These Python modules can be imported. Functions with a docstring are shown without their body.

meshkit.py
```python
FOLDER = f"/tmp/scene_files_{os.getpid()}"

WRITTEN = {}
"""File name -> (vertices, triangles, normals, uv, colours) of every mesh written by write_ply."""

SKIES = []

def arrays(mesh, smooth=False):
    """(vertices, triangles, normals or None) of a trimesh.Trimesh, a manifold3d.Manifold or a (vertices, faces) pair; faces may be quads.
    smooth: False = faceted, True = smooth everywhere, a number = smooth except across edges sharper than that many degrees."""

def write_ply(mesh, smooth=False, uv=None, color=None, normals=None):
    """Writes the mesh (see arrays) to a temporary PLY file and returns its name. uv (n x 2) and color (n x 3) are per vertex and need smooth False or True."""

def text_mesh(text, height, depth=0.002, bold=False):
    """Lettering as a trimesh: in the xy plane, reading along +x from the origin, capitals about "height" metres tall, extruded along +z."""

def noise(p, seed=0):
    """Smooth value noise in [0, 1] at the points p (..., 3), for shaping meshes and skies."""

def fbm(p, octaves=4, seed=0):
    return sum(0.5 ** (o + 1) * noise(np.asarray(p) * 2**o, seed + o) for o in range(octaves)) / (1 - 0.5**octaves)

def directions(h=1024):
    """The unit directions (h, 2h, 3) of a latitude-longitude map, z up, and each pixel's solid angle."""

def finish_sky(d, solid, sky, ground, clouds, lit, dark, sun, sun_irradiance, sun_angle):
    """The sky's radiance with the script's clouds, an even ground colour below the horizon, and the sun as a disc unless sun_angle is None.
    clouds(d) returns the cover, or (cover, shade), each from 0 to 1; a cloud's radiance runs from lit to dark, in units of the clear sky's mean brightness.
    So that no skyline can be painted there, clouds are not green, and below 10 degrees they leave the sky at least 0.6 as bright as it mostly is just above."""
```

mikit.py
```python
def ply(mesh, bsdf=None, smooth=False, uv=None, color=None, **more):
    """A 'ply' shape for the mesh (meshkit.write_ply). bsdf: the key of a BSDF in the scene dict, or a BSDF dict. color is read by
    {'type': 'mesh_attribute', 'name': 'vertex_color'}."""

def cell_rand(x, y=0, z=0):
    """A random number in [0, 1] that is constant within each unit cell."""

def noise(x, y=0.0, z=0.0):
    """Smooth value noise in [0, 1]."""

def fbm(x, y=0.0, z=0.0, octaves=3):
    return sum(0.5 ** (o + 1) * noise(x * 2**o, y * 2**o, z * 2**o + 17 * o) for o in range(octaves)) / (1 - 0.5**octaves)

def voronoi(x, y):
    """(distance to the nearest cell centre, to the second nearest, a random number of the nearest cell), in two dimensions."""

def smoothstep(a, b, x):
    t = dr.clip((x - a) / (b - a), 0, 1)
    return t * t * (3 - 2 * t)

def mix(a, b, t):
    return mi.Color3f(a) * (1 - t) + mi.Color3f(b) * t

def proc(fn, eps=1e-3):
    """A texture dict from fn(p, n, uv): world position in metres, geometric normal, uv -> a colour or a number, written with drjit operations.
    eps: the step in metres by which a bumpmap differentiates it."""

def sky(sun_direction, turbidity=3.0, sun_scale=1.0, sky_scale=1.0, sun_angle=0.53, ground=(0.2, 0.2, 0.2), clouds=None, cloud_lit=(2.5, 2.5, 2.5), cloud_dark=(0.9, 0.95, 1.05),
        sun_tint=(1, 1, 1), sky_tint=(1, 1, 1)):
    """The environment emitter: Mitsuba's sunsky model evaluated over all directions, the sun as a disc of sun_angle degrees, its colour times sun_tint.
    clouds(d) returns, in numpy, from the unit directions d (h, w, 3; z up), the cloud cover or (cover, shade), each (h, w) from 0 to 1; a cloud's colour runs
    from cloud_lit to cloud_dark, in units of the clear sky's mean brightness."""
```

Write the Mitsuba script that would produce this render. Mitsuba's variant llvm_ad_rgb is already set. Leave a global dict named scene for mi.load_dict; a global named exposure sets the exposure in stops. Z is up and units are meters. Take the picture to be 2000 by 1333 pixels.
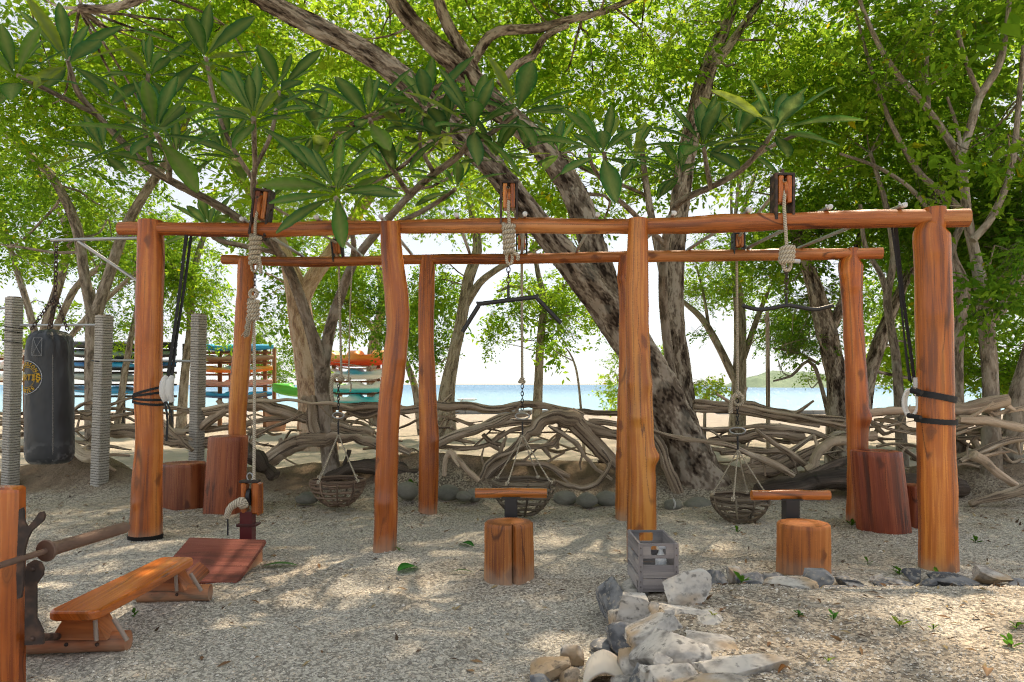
import math, numpy as np, trimesh, drjit as dr, mitsuba as mi, mikit, meshkit
from mikit import noise, fbm, voronoi, smoothstep, mix, cell_rand
from shapely.geometry import Polygon, Point, box as sbox

# ---------------------------------------------------------------- camera, sky, exposure
F, H0, CX, HY = 1450.0, 1.5, 1000.0, 752.0           # focal length in photo pixels, eye height, vanishing point
T = mi.ScalarTransform4f
scene, labels = {}, {}
scene['camera'] = {'type': 'perspective', 'fov': 2 * math.degrees(math.atan(1000 / F)), 'fov_axis': 'x',
                   'near_clip': 0.05, 'far_clip': 20000.0, 'principal_point_offset_y': (666.5 - HY) / 1333.0,
                   'to_world': T().look_at(origin=[0, 0, H0], target=[0, 10, H0], up=[0, 0, 1])}
scene['sky_light'] = mikit.sky((0.30, 0.58, 1.02), turbidity=3.5, sun_scale=0.95, sky_scale=1.15, sun_angle=1.1, sky_tint=(1.10, 1.0, 0.86),
                               clouds=lambda d: 0.32 * meshkit.fbm(d * np.array([3, 3, 6.0]), 4, 3) + 0.56,
                               cloud_lit=(1.42, 1.40, 1.36), cloud_dark=(1.1, 1.12, 1.15), sun_tint=(1.0, 0.97, 0.91), ground=(0.3, 0.27, 0.22))
exposure = 2.55

# ---------------------------------------------------------------- helpers
R = np.random.default_rng(7)
EY = np.array([0, 1.0, 0]); EZ = np.array([0, 0, 1.0])
def at(x, y, Z): return np.array([(x - CX) * Z / F, Z, H0 - (y - HY) * Z / F])
def gz(y, z=0.0): return F * (H0 - z) / (y - HY)       # depth of a ground point seen at picture row y
def nrm(v): v = np.asarray(v, float); return v / (np.linalg.norm(v, axis=-1, keepdims=True) + 1e-12)
def zf(x): return 6.57 / (1 + .176 * (x - CX) / F)     # the front and the rear row of posts
def zb(x): return 8.52 / (1 + .151 * (x - CX) / F)

USED = {}
def numbered(name):
    i = USED.get(name, 0); USED[name] = i + 1
    return name if i == 0 else f'{name}_{i:03d}'
def thing(name, label, cat, group=None):
    k = numbered(name); labels[k] = {'label': label, 'category': cat}
    if group: labels[k]['group'] = group
    return k
def struct(name): labels[name] = {'kind': 'structure'}; USED[name] = 1; return name
def sub(parent, name): return numbered(parent + '__' + name)
def stuff(k, label=None, cat=None):
    labels.setdefault(k, {})['kind'] = 'stuff'
    if label: labels[k]['label'] = label
    if cat: labels[k]['category'] = cat

class G:
    """Collects pieces with uv (metres around, metres along) and vertex colours for ONE mesh."""
    def __init__(s): s.v, s.f, s.u, s.c, s.n = [], [], [], [], 0
    def add(s, v, f, uv=None, c=(1, 1, 1)):
        v = np.asarray(v, float); s.v.append(v); s.f.append(np.asarray(f, int) + s.n)
        s.u.append(np.zeros((len(v), 2)) if uv is None else np.asarray(uv))
        c = np.asarray(c, float); s.c.append(np.broadcast_to(c, (len(v), 3)) if c.ndim == 1 else c)
        s.n += len(v); return s
    def tube(s, *a, c=(1, 1, 1), **k): v, f, u = tube(*a, **k); return s.add(v, f, u, c)
    def tm(s, m, c=(1, 1, 1), axis=2, M=None):
        v, f, u = hard(m, axis, M); return s.add(v, f, u, c)
    def put(s, key, bsdf, smooth=True):
        v, f = np.vstack(s.v), np.vstack(s.f)
        scene[key] = mikit.ply((v, f), bsdf, smooth=smooth, uv=np.vstack(s.u) if smooth in (True, False) else None,
                               color=np.vstack(s.c) if smooth in (True, False) else None)
        return key

def hard(m, axis=2, M=None):
    """A faceted piece: every triangle with corners of its own, uv along the given axis (grain), placed by M."""
    v, f = np.array(m.vertices)[np.array(m.faces).ravel()], np.arange(len(m.faces) * 3).reshape(-1, 3)
    o = [i for i in range(3) if i != axis]
    uv = np.stack([v[:, o[0]] + .73 * v[:, o[1]], v[:, axis]], 1) + R.uniform(0, 50, 2)
    if M is not None: v = trimesh.transform_points(v, M)
    return v, f, uv

def spline(p, ds):
    p = np.asarray(p, float)
    if len(p) == 2: n = max(2, int(np.linalg.norm(p[1, :3] - p[0, :3]) / ds) + 1); return p[0] + (p[1] - p[0]) * np.linspace(0, 1, n)[:, None]
    q = np.vstack([2 * p[0] - p[1], p, 2 * p[-1] - p[-2]]); out = []
    for i in range(1, len(q) - 2):
        n = max(2, int(np.linalg.norm(q[i + 1, :3] - q[i, :3]) / ds) + 1)
        t = np.linspace(0, 1, n, endpoint=False)[:, None]
        a, b, c, d = q[i - 1], q[i], q[i + 1], q[i + 2]
        out.append(.5 * (2 * b + (c - a) * t + (2 * a - 5 * b + 4 * c - d) * t ** 2 + (3 * b - a - 3 * c + d) * t ** 3))
    return np.vstack(out + [p[-1:]])

def tube(pts, rad, n=10, ds=.1, rough=0., rs=6., ridge=0., seed=0, knots=(), flat=1., cap=True, dome=0., wob=0.):
    """A round piece along a curve. rough: lumps, ridge: lengthwise furrows of bark, knots: (point, radius, height)."""
    p = np.asarray(pts, float); r = np.broadcast_to(np.asarray(rad, float), (len(p),))
    q = spline(np.column_stack([p, r]), ds); c, rr = q[:, :3], np.maximum(q[:, 3], 1e-4)
    if wob: c = c + wob * (np.stack([meshkit.noise(c * 3.1 + 11 * k + seed) for k in range(3)], -1) - .5) * np.minimum(1, np.arange(len(c)) / 3.)[:, None]
    t = nrm(np.gradient(c, axis=0)); L = np.concatenate([[0], np.cumsum(np.linalg.norm(np.diff(c, axis=0), axis=1))])
    a = EY - t[0] * t[0][1]
    if np.linalg.norm(a) < .2: a = EZ - t[0] * t[0][2]
    A = [nrm(a)]
    for i in range(1, len(t)): A.append(nrm(A[-1] - t[i] * (A[-1] @ t[i])))
    A = np.array(A); B = np.cross(t, A); th = np.linspace(0, 2 * np.pi, n + 1)
    d = np.cos(th)[None, :, None] * A[:, None] + flat * np.sin(th)[None, :, None] * B[:, None]
    v = c[:, None] + rr[:, None, None] * d
    if rough or ridge:
        w = np.concatenate([d[:, :-1], d[:, :1]], 1)
        k = np.zeros(v.shape[:2])
        if rough: k += rough * (meshkit.fbm((c[:, None] + rr[:, None, None] * w) * rs + seed, 3, seed) - .5) * 2
        if ridge:
            z = np.stack([w @ np.array([1, .3, .2]) * 3.3, w @ np.array([-.2, .6, 1]) * 3.3, np.broadcast_to(L[:, None] * 1.3, k.shape)], -1)
            k += ridge * (1 - np.abs(meshkit.fbm(z * 1.6 + seed, 3, seed + 5) - .5) * 5)
        v = v + d * k[..., None]
    for kp, kr, kh in knots:
        g = np.exp(-np.sum((v - np.asarray(kp)) ** 2, -1) / kr ** 2); v = v + d * (kh * g)[..., None]
    off = R.uniform(0, 60, 2)
    uv = np.stack([np.broadcast_to(th / (2 * np.pi) * 2 * np.pi * rr.mean(), v.shape[:2]), np.broadcast_to(L[:, None], v.shape[:2])], -1) + off
    m = len(c); i, j = np.meshgrid(np.arange(m - 1), np.arange(n), indexing='ij'); w = n + 1
    qd = np.stack([i * w + j, i * w + j + 1, (i + 1) * w + j + 1, (i + 1) * w + j], -1).reshape(-1, 4)
    V, U, Fc = [v.reshape(-1, 3)], [uv.reshape(-1, 2)], [qd[:, [0, 1, 2]], qd[:, [0, 2, 3]]]
    if cap:
        k = m * w
        for e, s in ((0, -1), (m - 1, 1)):
            ring = v[e, :-1]; cc = ring.mean(0) + s * t[e] * dome * rr[e]
            mid = cc * .45 + ring * .55 + s * t[e] * dome * rr[e] * .35
            V += [ring, mid, cc[None]]
            U += [np.stack([np.full(n, rr[e]), np.zeros(n)], 1) + off, np.stack([np.full(n, rr[e] * .5), np.zeros(n)], 1) + off, off[None]]
            j = np.arange(n); jn = (j + 1) % n
            f = np.vstack([np.stack([k + j, k + jn, k + n + jn], 1), np.stack([k + j, k + n + jn, k + n + j], 1), np.stack([k + n + j, k + n + jn, np.full(n, k + 2 * n)], 1)])
            Fc.append(f if s > 0 else f[:, ::-1]); k += 2 * n + 1
    return np.vstack(V), np.vstack(Fc), np.vstack(U)

def pix(rows, Z=None):
    """Measured rows (x, y, radius in pixels[, depth]) of a thing that stands at depth Z -> (points, radii) in metres."""
    o, r = [], []
    for q in rows:
        z = q[3] if len(q) > 3 else (Z(q[0]) if callable(Z) else Z)
        o.append(at(q[0], q[1], z)); r.append(q[2] * z / F)
    return np.array(o), np.array(r)

def bx(x0, x1, y0, y1, z0, z1, b=0.004):
    """A box with chamfered edges."""
    lo, hi = np.array([x0, y0, z0]), np.array([x1, y1, z1]); P = []
    for s in np.ndindex(2, 2, 2):
        c = np.where(s, hi, lo); d = np.where(s, -b, b)
        for k in range(3): q = c + d; q[k] = c[k]; P.append(q)
    return trimesh.convex.convex_hull(np.array(P))
def hullz(poly, layers):
    """A convex board: the outline at heights z, inset by i: layers = [(z, i)]."""
    return trimesh.convex.convex_hull(np.vstack([np.column_stack([np.array((poly.buffer(-i) if i else poly).exterior.coords), np.full(len((poly.buffer(-i) if i else poly).exterior.coords), z)]) for z, i in layers]))
def frame(o, x, y, z):
    M = np.eye(4); M[:3, 0], M[:3, 1], M[:3, 2], M[:3, 3] = x, y, z, o; return M
def rot(o, az=0, ax=0, ay=0):
    M = trimesh.transformations.euler_matrix(math.radians(ax), math.radians(ay), math.radians(az), 'sxyz'); M[:3, 3] = o; return M
def one(key, m, bsdf, axis=2, M=None, c=(1, 1, 1)): return G().tm(m, c, axis, M).put(key, bsdf)
def ring_pts(c, r, n=20, nr=EZ, ry=None, a0=0, a1=2 * math.pi):
    nr = nrm(nr); x = nrm(np.cross(nr, EY) if abs(nr[1]) < .9 else np.cross(nr, EZ)); y = np.cross(nr, x)
    th = np.linspace(a0, a1, n); return c + r * np.cos(th)[:, None] * x + (ry or r) * np.sin(th)[:, None] * y

# ---------------------------------------------------------------- materials
def rgb(*c): return {'type': 'rgb', 'value': list(c)}
def fnc(f, eps=1e-3): return mikit.proc(f, eps)
VC = {'type': 'mesh_attribute', 'name': 'vertex_color'}
def wood(name, cd, cm, cl, rough=.4, coat=.0, bump=.0012, cu=1.0, dust=False):
    def col(p, n, uv):
        u, v = uv.x * cu, uv.y
        a = fbm(u * 13, v * .9, 3.1); s = noise(u * 110, v * 3.2); f = noise(u * 420, v * 11.)
        t = dr.clip(1.7 * (a - .5) + .52 + (s - .5) * .46 + (f - .5) * .28, 0, 1)
        c = mix(mix(cd, cm, smoothstep(0., .5, t)), cl, smoothstep(.5, 1., t))
        k = smoothstep(.80, .90, noise(u * 46, v * .9, 7.)) * .45 + smoothstep(.60, .74, fbm(u * 5, v * 1.6, 5.)) * .22
        c = mix(c, mi.Color3f(cd) * .6, k) * (.72 + .5 * noise(p.x * .9 + 3, p.y * .9, p.z * .45)) * mix(mi.Color3f(1.02, .80, .74), mi.Color3f(.98, 1.06, 1.02), noise(p.x * .8 + 9, p.y * .8 + 4, p.z * .2))
        ck = 1 - smoothstep(.0, .018, dr.abs(noise(u * 7.3 + .25 * noise(u * 30, v * 6), v * .55, 9.) - .5)); c = mix(c, mi.Color3f(cd) * .32, ck * smoothstep(.45, .6, noise(u * 3, v * 1.1, 4.)) * .8)
        kd, k2, kw = voronoi(u * 3.6 + .15 * noise(u * 20, v * 20), v * 1.7); kk = (1 - smoothstep(.05, .15, kd)) * smoothstep(.55, .6, kw); c = mix(c, mi.Color3f(cd) * (.45 + .6 * noise(kd * 60)), kk * .8)
        if dust: c = mix(c, mi.Color3f(.42, .36, .28), smoothstep(.27, .04, p.z + .16 * fbm(p.x * 9, p.y * 9, p.z * 7)) * .5)
        return c
    def bmp(p, n, uv): return noise(uv.x * cu * 130, uv.y * 3.5) * .7 + noise(uv.x * cu * 46, uv.y * .9, 7.) * 1.2
    d = {'type': 'principled', 'base_color': fnc(col), 'roughness': rough, 'specular': .5, 'clearcoat': coat, 'clearcoat_gloss': .8}
    if bump: d = {'type': 'bumpmap', 'nested': d, 'tex': fnc(bmp), 'scale': bump}
    scene[name] = d
def plain(name, c, rough=.5, metal=0., spec=.5, **k):
    scene[name] = {'type': 'principled', 'base_color': c if isinstance(c, dict) else rgb(*c), 'roughness': rough, 'metallic': metal, 'specular': spec, **k}

wood('post_wood', (.20, .052, .009), (.43, .122, .015), (.60, .235, .043), .36, .35, .0009, dust=True)
wood('beam_wood', (.17, .045, .011), (.39, .122, .024), (.54, .235, .08), .42, .2, .0012)
wood('stump_wood', (.20, .055, .012), (.39, .122, .022), (.50, .19, .048), .55, .1, .0012, dust=True)
wood('red_wood', (.09, .021, .010), (.23, .054, .021), (.36, .11, .044), .4, .3, .001)
wood('bench_wood', (.28, .075, .012), (.50, .150, .022), (.60, .24, .050), .26, .6, .0008)
wood('plate_wood', (.12, .035, .026), (.20, .060, .042), (.27, .095, .07), .5, .1, .0008)
def drift_col(p, n, uv):
    u, v = uv.x, uv.y; t = .45 * noise(u * 38, v * 1.6) + .3 * noise(u * 150, v * 5.) + .45 * fbm(p.x * 3.3, p.y * 3.3, p.z * 3.3) - .1
    c = mix(mix(mi.Color3f(.14, .103, .073), mi.Color3f(.36, .283, .205), smoothstep(.15, .5, t)), mi.Color3f(.58, .50, .40), smoothstep(.5, .85, t))
    return mix(c, mi.Color3f(.045, .032, .024), smoothstep(.66, .76, noise(u * 58, v * 2.2, 5.)) * .7)
def drift_bmp(p, n, uv): return .8 * noise(uv.x * 38, uv.y * 1.6) + .5 * noise(uv.x * 150, uv.y * 5.) - 1.2 * smoothstep(.64, .78, noise(uv.x * 58, uv.y * 2.2, 5.))
wood('pale_wood', (.24, .19, .14), (.46, .385, .29), (.60, .53, .42), .85, 0, .004)
scene['drift_wood'] = {'type': 'bumpmap', 'nested': {'type': 'principled', 'base_color': fnc(drift_col), 'roughness': .9, 'specular': .2}, 'tex': fnc(drift_bmp), 'scale': .007}
wood('black_wood', (.035, .028, .022), (.085, .068, .054), (.19, .155, .125), .8, 0, .006)
wood('vine_wood', (.07, .053, .040), (.18, .14, .105), (.30, .25, .195), .85, 0, .004)
wood('crate_wood', (.13, .13, .14), (.20, .205, .22), (.29, .295, .30), .75, 0, .0006)

def bark(name, cd, cm, cl, bump, lich=.3, k=1.):
    def col(p, n, uv):
        u, v = uv.x * k, uv.y * k
        a = fbm(u * 19 + 1.6 * noise(v * 4, u * 3), v * 4.2, 1.7, 4); b = noise(u * 80, v * 26)
        t = dr.clip((a - .5) * 2.9 + .55 + (b - .5) * .6, 0, 1)
        c = mix(mix(cd, cm, smoothstep(0., .45, t)), cl, smoothstep(.45, 1., t))
        return mix(c, mi.Color3f(.42, .42, .36), smoothstep(.6, .75, fbm(p.x * 4, p.y * 4, p.z * 4)) * lich)
    def bmp(p, n, uv): return fbm(uv.x * k * 19 + 1.6 * noise(uv.y * k * 4, uv.x * k * 3), uv.y * k * 4.2, 1.7, 4) + .3 * noise(uv.x * k * 80, uv.y * k * 26)
    scene[name] = {'type': 'bumpmap', 'nested': {'type': 'principled', 'base_color': fnc(col), 'roughness': .9, 'specular': .25}, 'tex': fnc(bmp, 3e-3), 'scale': bump}
bark('rough_bark', (.034, .023, .016), (.165, .128, .096), (.41, .35, .285), .035, .18)
bark('smooth_bark', (.11, .088, .066), (.23, .19, .148), (.35, .30, .245), .006, .35, 1.2)
bark('pink_bark', (.24, .15, .10), (.40, .27, .19), (.50, .38, .29), .006, .15)

def ground_col(p, n, uv):
    d1, d2, w = voronoi(p.x * 120, p.y * 120)
    e1, e2, w2 = voronoi(p.x * 58 + 5, p.y * 58)
    t = .38 * w + .62 * w2
    grav = mix(mi.Color3f(.20, .185, .158), mi.Color3f(.55, .515, .44), smoothstep(.12, .88, t))
    grav = mix(grav, mi.Color3f(.09, .08, .065), smoothstep(.5, .75, e1) * .35)
    soil = mix(mi.Color3f(.09, .072, .054), mi.Color3f(.44, .375, .29), smoothstep(.15, .85, w2) * .75 + .25 * fbm(p.x * 5, p.y * 5))
    sand = mix(mi.Color3f(.27, .24, .20), mi.Color3f(.40, .36, .305), fbm(p.x * 3, p.y * 3) * .7 + .3 * w)
    br = fbm(p.x * .9, p.y * .9, 2.) + .35 * (fbm(p.x * 4, p.y * 4) - .5)
    dirt = smoothstep(.50, .66, br) * .55 + smoothstep(7.6, 9.2, p.y + 1.4 * (br - .5)) * .6 + smoothstep(.05, .2, p.z) * (.25 + smoothstep(.4, .55, br) * .3)
    c = mix(grav, soil, dr.clip(dirt, 0, .9))
    c = mix(c, mix(mi.Color3f(.075, .05, .032), mi.Color3f(.25, .185, .125), w * .5 + .5 * fbm(p.x * 9, p.y * 9)), smoothstep(9.5, 10.1, p.y + .9 * (br - .5)) * .85)
    return mix(c, sand, smoothstep(10.9, 12.2, p.y + .8 * (br - .5)))
def ground_bmp(p, n, uv):
    d1, d2, w = voronoi(p.x * 80, p.y * 80)
    return (1 - dr.clip(d1, 0, 1)) * .8 + w * .6 + .9 * fbm(p.x * 7, p.y * 7)
scene['ground_mat'] = {'type': 'bumpmap', 'nested': {'type': 'principled', 'base_color': fnc(ground_col), 'roughness': .95, 'specular': .2}, 'tex': fnc(ground_bmp, 2e-3), 'scale': .004}

def rock_col(p, n, uv):
    a = fbm(p.x * 9, p.y * 9, p.z * 9, 4); b = fbm(p.x * 34, p.y * 34, p.z * 34); r = fbm(p.x * 4 + 9, p.y * 4, p.z * 4)
    c = mix(mi.Color3f(.19, .18, .168), mi.Color3f(.52, .49, .445), smoothstep(.28, .58, a * .7 + b * .3))
    c = mix(c, mi.Color3f(.36, .24, .12), smoothstep(.48, .66, r) * .75)
    return mix(c, mi.Color3f(.05, .048, .045), smoothstep(.54, .80, b) * .7)
def rock_bmp(p, n, uv): return fbm(p.x * 22, p.y * 22, p.z * 22, 4)
scene['rock_mat'] = {'type': 'bumpmap', 'nested': {'type': 'principled', 'base_color': fnc(rock_col), 'roughness': .9, 'specular': .25}, 'tex': fnc(rock_bmp, 2e-3), 'scale': .02}
def slate_col(p, n, uv):
    a = fbm(p.x * 14, p.y * 14, p.z * 14, 4); b = fbm(p.x * 45, p.y * 45, p.z * 45)
    c = mix(mi.Color3f(.075, .08, .09), mi.Color3f(.23, .235, .245), smoothstep(.3, .7, a))
    return mix(c, mi.Color3f(.38, .34, .28), smoothstep(.56, .7, b) * .6)
scene['slate_mat'] = {'type': 'bumpmap', 'nested': {'type': 'principled', 'base_color': fnc(slate_col), 'roughness': .85, 'specular': .3}, 'tex': fnc(rock_bmp, 2e-3), 'scale': .015}
def river_col(p, n, uv):
    a = fbm(p.x * 6, p.y * 6, p.z * 6); b = noise(p.x * 70, p.y * 70, p.z * 70)
    return mix(mi.Color3f(.12, .125, .105), mi.Color3f(.30, .29, .25), dr.clip(a * .8 + b * .3 - .1, 0, 1))
scene['river_mat'] = {'type': 'principled', 'base_color': fnc(river_col), 'roughness': .85, 'specular': .25}

def rope_col(p, n, uv):
    s = .5 + .5 * dr.sin(uv.y * 330 + uv.x * 170)
    return mix(mi.Color3f(.26, .22, .16), mi.Color3f(.60, .54, .43), smoothstep(.05, .55, s) * (.75 + .25 * noise(uv.x * 300, uv.y * 120)))
def rope_bmp(p, n, uv): return .5 + .5 * dr.sin(uv.y * 330 + uv.x * 170)
scene['rope_mat'] = {'type': 'bumpmap', 'nested': {'type': 'principled', 'base_color': fnc(rope_col), 'roughness': .95, 'specular': .15}, 'tex': fnc(rope_bmp, 8e-4), 'scale': .003}
def wrap_col(p, n, uv):
    fr = uv.y - dr.floor(uv.y)
    return mix(mix(mi.Color3f(.30, .28, .25), mi.Color3f(.54, .52, .47), .6 * noise(uv.x * 90, p.z * 160) + .4 * fbm(p.x * 5, p.y * 5, p.z * 5)), mi.Color3f(.15, .137, .12), 1 - smoothstep(.05, .22, dr.minimum(fr, 1 - fr)))
scene['wrap_mat'] = {'type': 'principled', 'base_color': fnc(wrap_col), 'roughness': .9, 'specular': .2}
def rust_col(p, n, uv):
    a = fbm(p.x * 18, p.y * 18, p.z * 18, 4)
    return mix(mi.Color3f(.042, .030, .027), mi.Color3f(.13, .072, .05), smoothstep(.4, .8, a))
plain('rust_iron', fnc(rust_col), .62, .25)
plain('bar_iron', fnc(lambda p, n, uv: mix(mi.Color3f(.085, .05, .038), mi.Color3f(.24, .15, .11), fbm(p.x * 14, p.y * 9, p.z * 14, 4))), .5, .15)
plain('black_iron', (.018, .018, .02), .42)
plain('steel', (.42, .43, .44), .38, .75)
plain('web_strap', (.014, .014, .016), .7)
plain('white_rubber', (.62, .62, .6), .45)
def bag_col(p, n, uv):
    a = fbm(p.x * 7, p.y * 7, p.z * 5); b = fbm(p.x * 16, p.y * 16, p.z * 16)
    c = mix(mi.Color3f(.013, .016, .020), mi.Color3f(.035, .041, .05), a)
    return mix(c, mi.Color3f(.16, .17, .18), smoothstep(.48, .7, b) * smoothstep(1.02, .74, p.z) * .8)
def bag_bmp(p, n, uv): return fbm(p.x * 14, p.y * 14, p.z * 5, 3) + .15 * noise(p.x * 160, p.y * 160, p.z * 160)
scene['bag_vinyl'] = {'type': 'bumpmap', 'nested': {'type': 'principled', 'base_color': fnc(bag_col), 'roughness': .42, 'specular': .5}, 'tex': fnc(bag_bmp, 2e-3), 'scale': .012}
plain('paint', VC, .4)
plain('matte', VC, .85, spec=.25)
scene['leaf_mat'] = {'type': 'principledthin', 'base_color': VC, 'roughness': .5, 'diff_trans': 1.35, 'spec_trans': 0.0, 'eta': 1.35}
scene['big_leaf'] = {'type': 'principledthin', 'base_color': VC, 'roughness': .34, 'diff_trans': .9, 'spec_trans': 0.0, 'eta': 1.45}
def sea_col(p, n, uv):
    t = smoothstep(45., 420., p.y + 60 * fbm(p.x * .01, p.y * .02))
    return mix(mi.Color3f(.20, .36, .42), mi.Color3f(.045, .15, .27), t)
def sea_bmp(p, n, uv): return fbm(p.x * .9, p.y * 1.6, 0., 4)
scene['sea_mat'] = {'type': 'bumpmap', 'nested': {'type': 'principled', 'base_color': fnc(sea_col), 'roughness': .22, 'specular': .5}, 'tex': fnc(sea_bmp, 2e-2), 'scale': .25}
for _k, _d in list(scene.items()):
    if _d.get('type') in ('principled', 'bumpmap'): scene[_k] = {'type': 'twosided', 'bsdf': _d}
# ---------------------------------------------------------------- ground, sea, island
def sst(a, b, x): t = np.clip((x - a) / (b - a), 0, 1); return t * t * (3 - 2 * t)
POSTB = [((x - CX) * Z / F, Z, r * Z / F) for x, r, Z in ((284, 30, 7.18), (751, 23, 6.68), (1253, 28, 6.3), (1833, 35, 5.97), (461, 18, 9.03), (835, 19, 8.67), (1222, 20, 8.31), (1674, 21, 7.97), (994, 49, 5.73), (1569, 51, 5.9), (1727, 50, 7.55), (361, 41, 9.1), (437, 38, 8.72))]
def zg(x, y):
    x, y = np.broadcast_arrays(np.asarray(x, float), np.asarray(y, float)); P = np.stack([x, y, 0 * x], -1)
    z = .05 * (meshkit.fbm(P * .8, 3, 2) - .5) * sst(60, 20, y) + .05 * (meshkit.fbm(P * 3.2, 3, 4) - .5) * sst(14, 9, y) + .016 * (meshkit.fbm(P * 9, 2, 6) - .5) * sst(14, 9, y)
    z = z + .25 * sst(.68, .82, x) * sst(5.5, 4.5, y) * sst(-20, 0, y)
    z = z + (.16 + .42 * meshkit.noise(np.stack([x * .8, 0 * x, 0 * x], -1), 9)) * np.exp(-((y - 10.5 - .25 * np.sin(x * 1.7)) / .62) ** 2) * sst(-9, -6, x)
    z = z + .09 * (meshkit.fbm(P * 2.4, 3, 8) - .45) * sst(9.0, 10., y) * sst(12.5, 11, y)
    for q in POSTB: z = z + .022 * np.exp(-((x - q[0]) ** 2 + (y - q[1]) ** 2) / (q[2] * 1.7) ** 2)
    return z - 4 * sst(41.5, 56, y) - 8 * sst(56, 300, y)
xs = np.unique(np.concatenate([np.linspace(-7, 7, 200), np.linspace(-30, 30, 121), np.linspace(-400, 400, 41)]))
ys = np.unique(np.concatenate([np.linspace(2.4, 12.6, 190), np.linspace(12.6, 60, 96), np.linspace(-200, 2.4, 40), np.linspace(60, 400, 20)]))
X, Y = np.meshgrid(xs, ys, indexing='ij'); a, b = X.shape
i, j = np.meshgrid(np.arange(a - 1), np.arange(b - 1), indexing='ij'); k = i * b + j
q = np.stack([k, k + b, k + b + 1, k + 1], -1).reshape(-1, 4)
G().add(np.stack([X, Y, zg(X, Y)], -1).reshape(-1, 3), np.vstack([q[:, [0, 1, 2]], q[:, [0, 2, 3]]]), np.stack([X, Y], -1).reshape(-1, 2)).put(struct('sandy_ground'), 'ground_mat')
G().add([[-9000, 36, -.9], [9000, 36, -.9], [9000, 15000, -.9], [-9000, 15000, -.9]], [[0, 1, 2], [0, 2, 3]], [[0, 0], [1, 0], [1, 1], [0, 1]]).put(struct('sea'), 'sea_mat', False)
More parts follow.
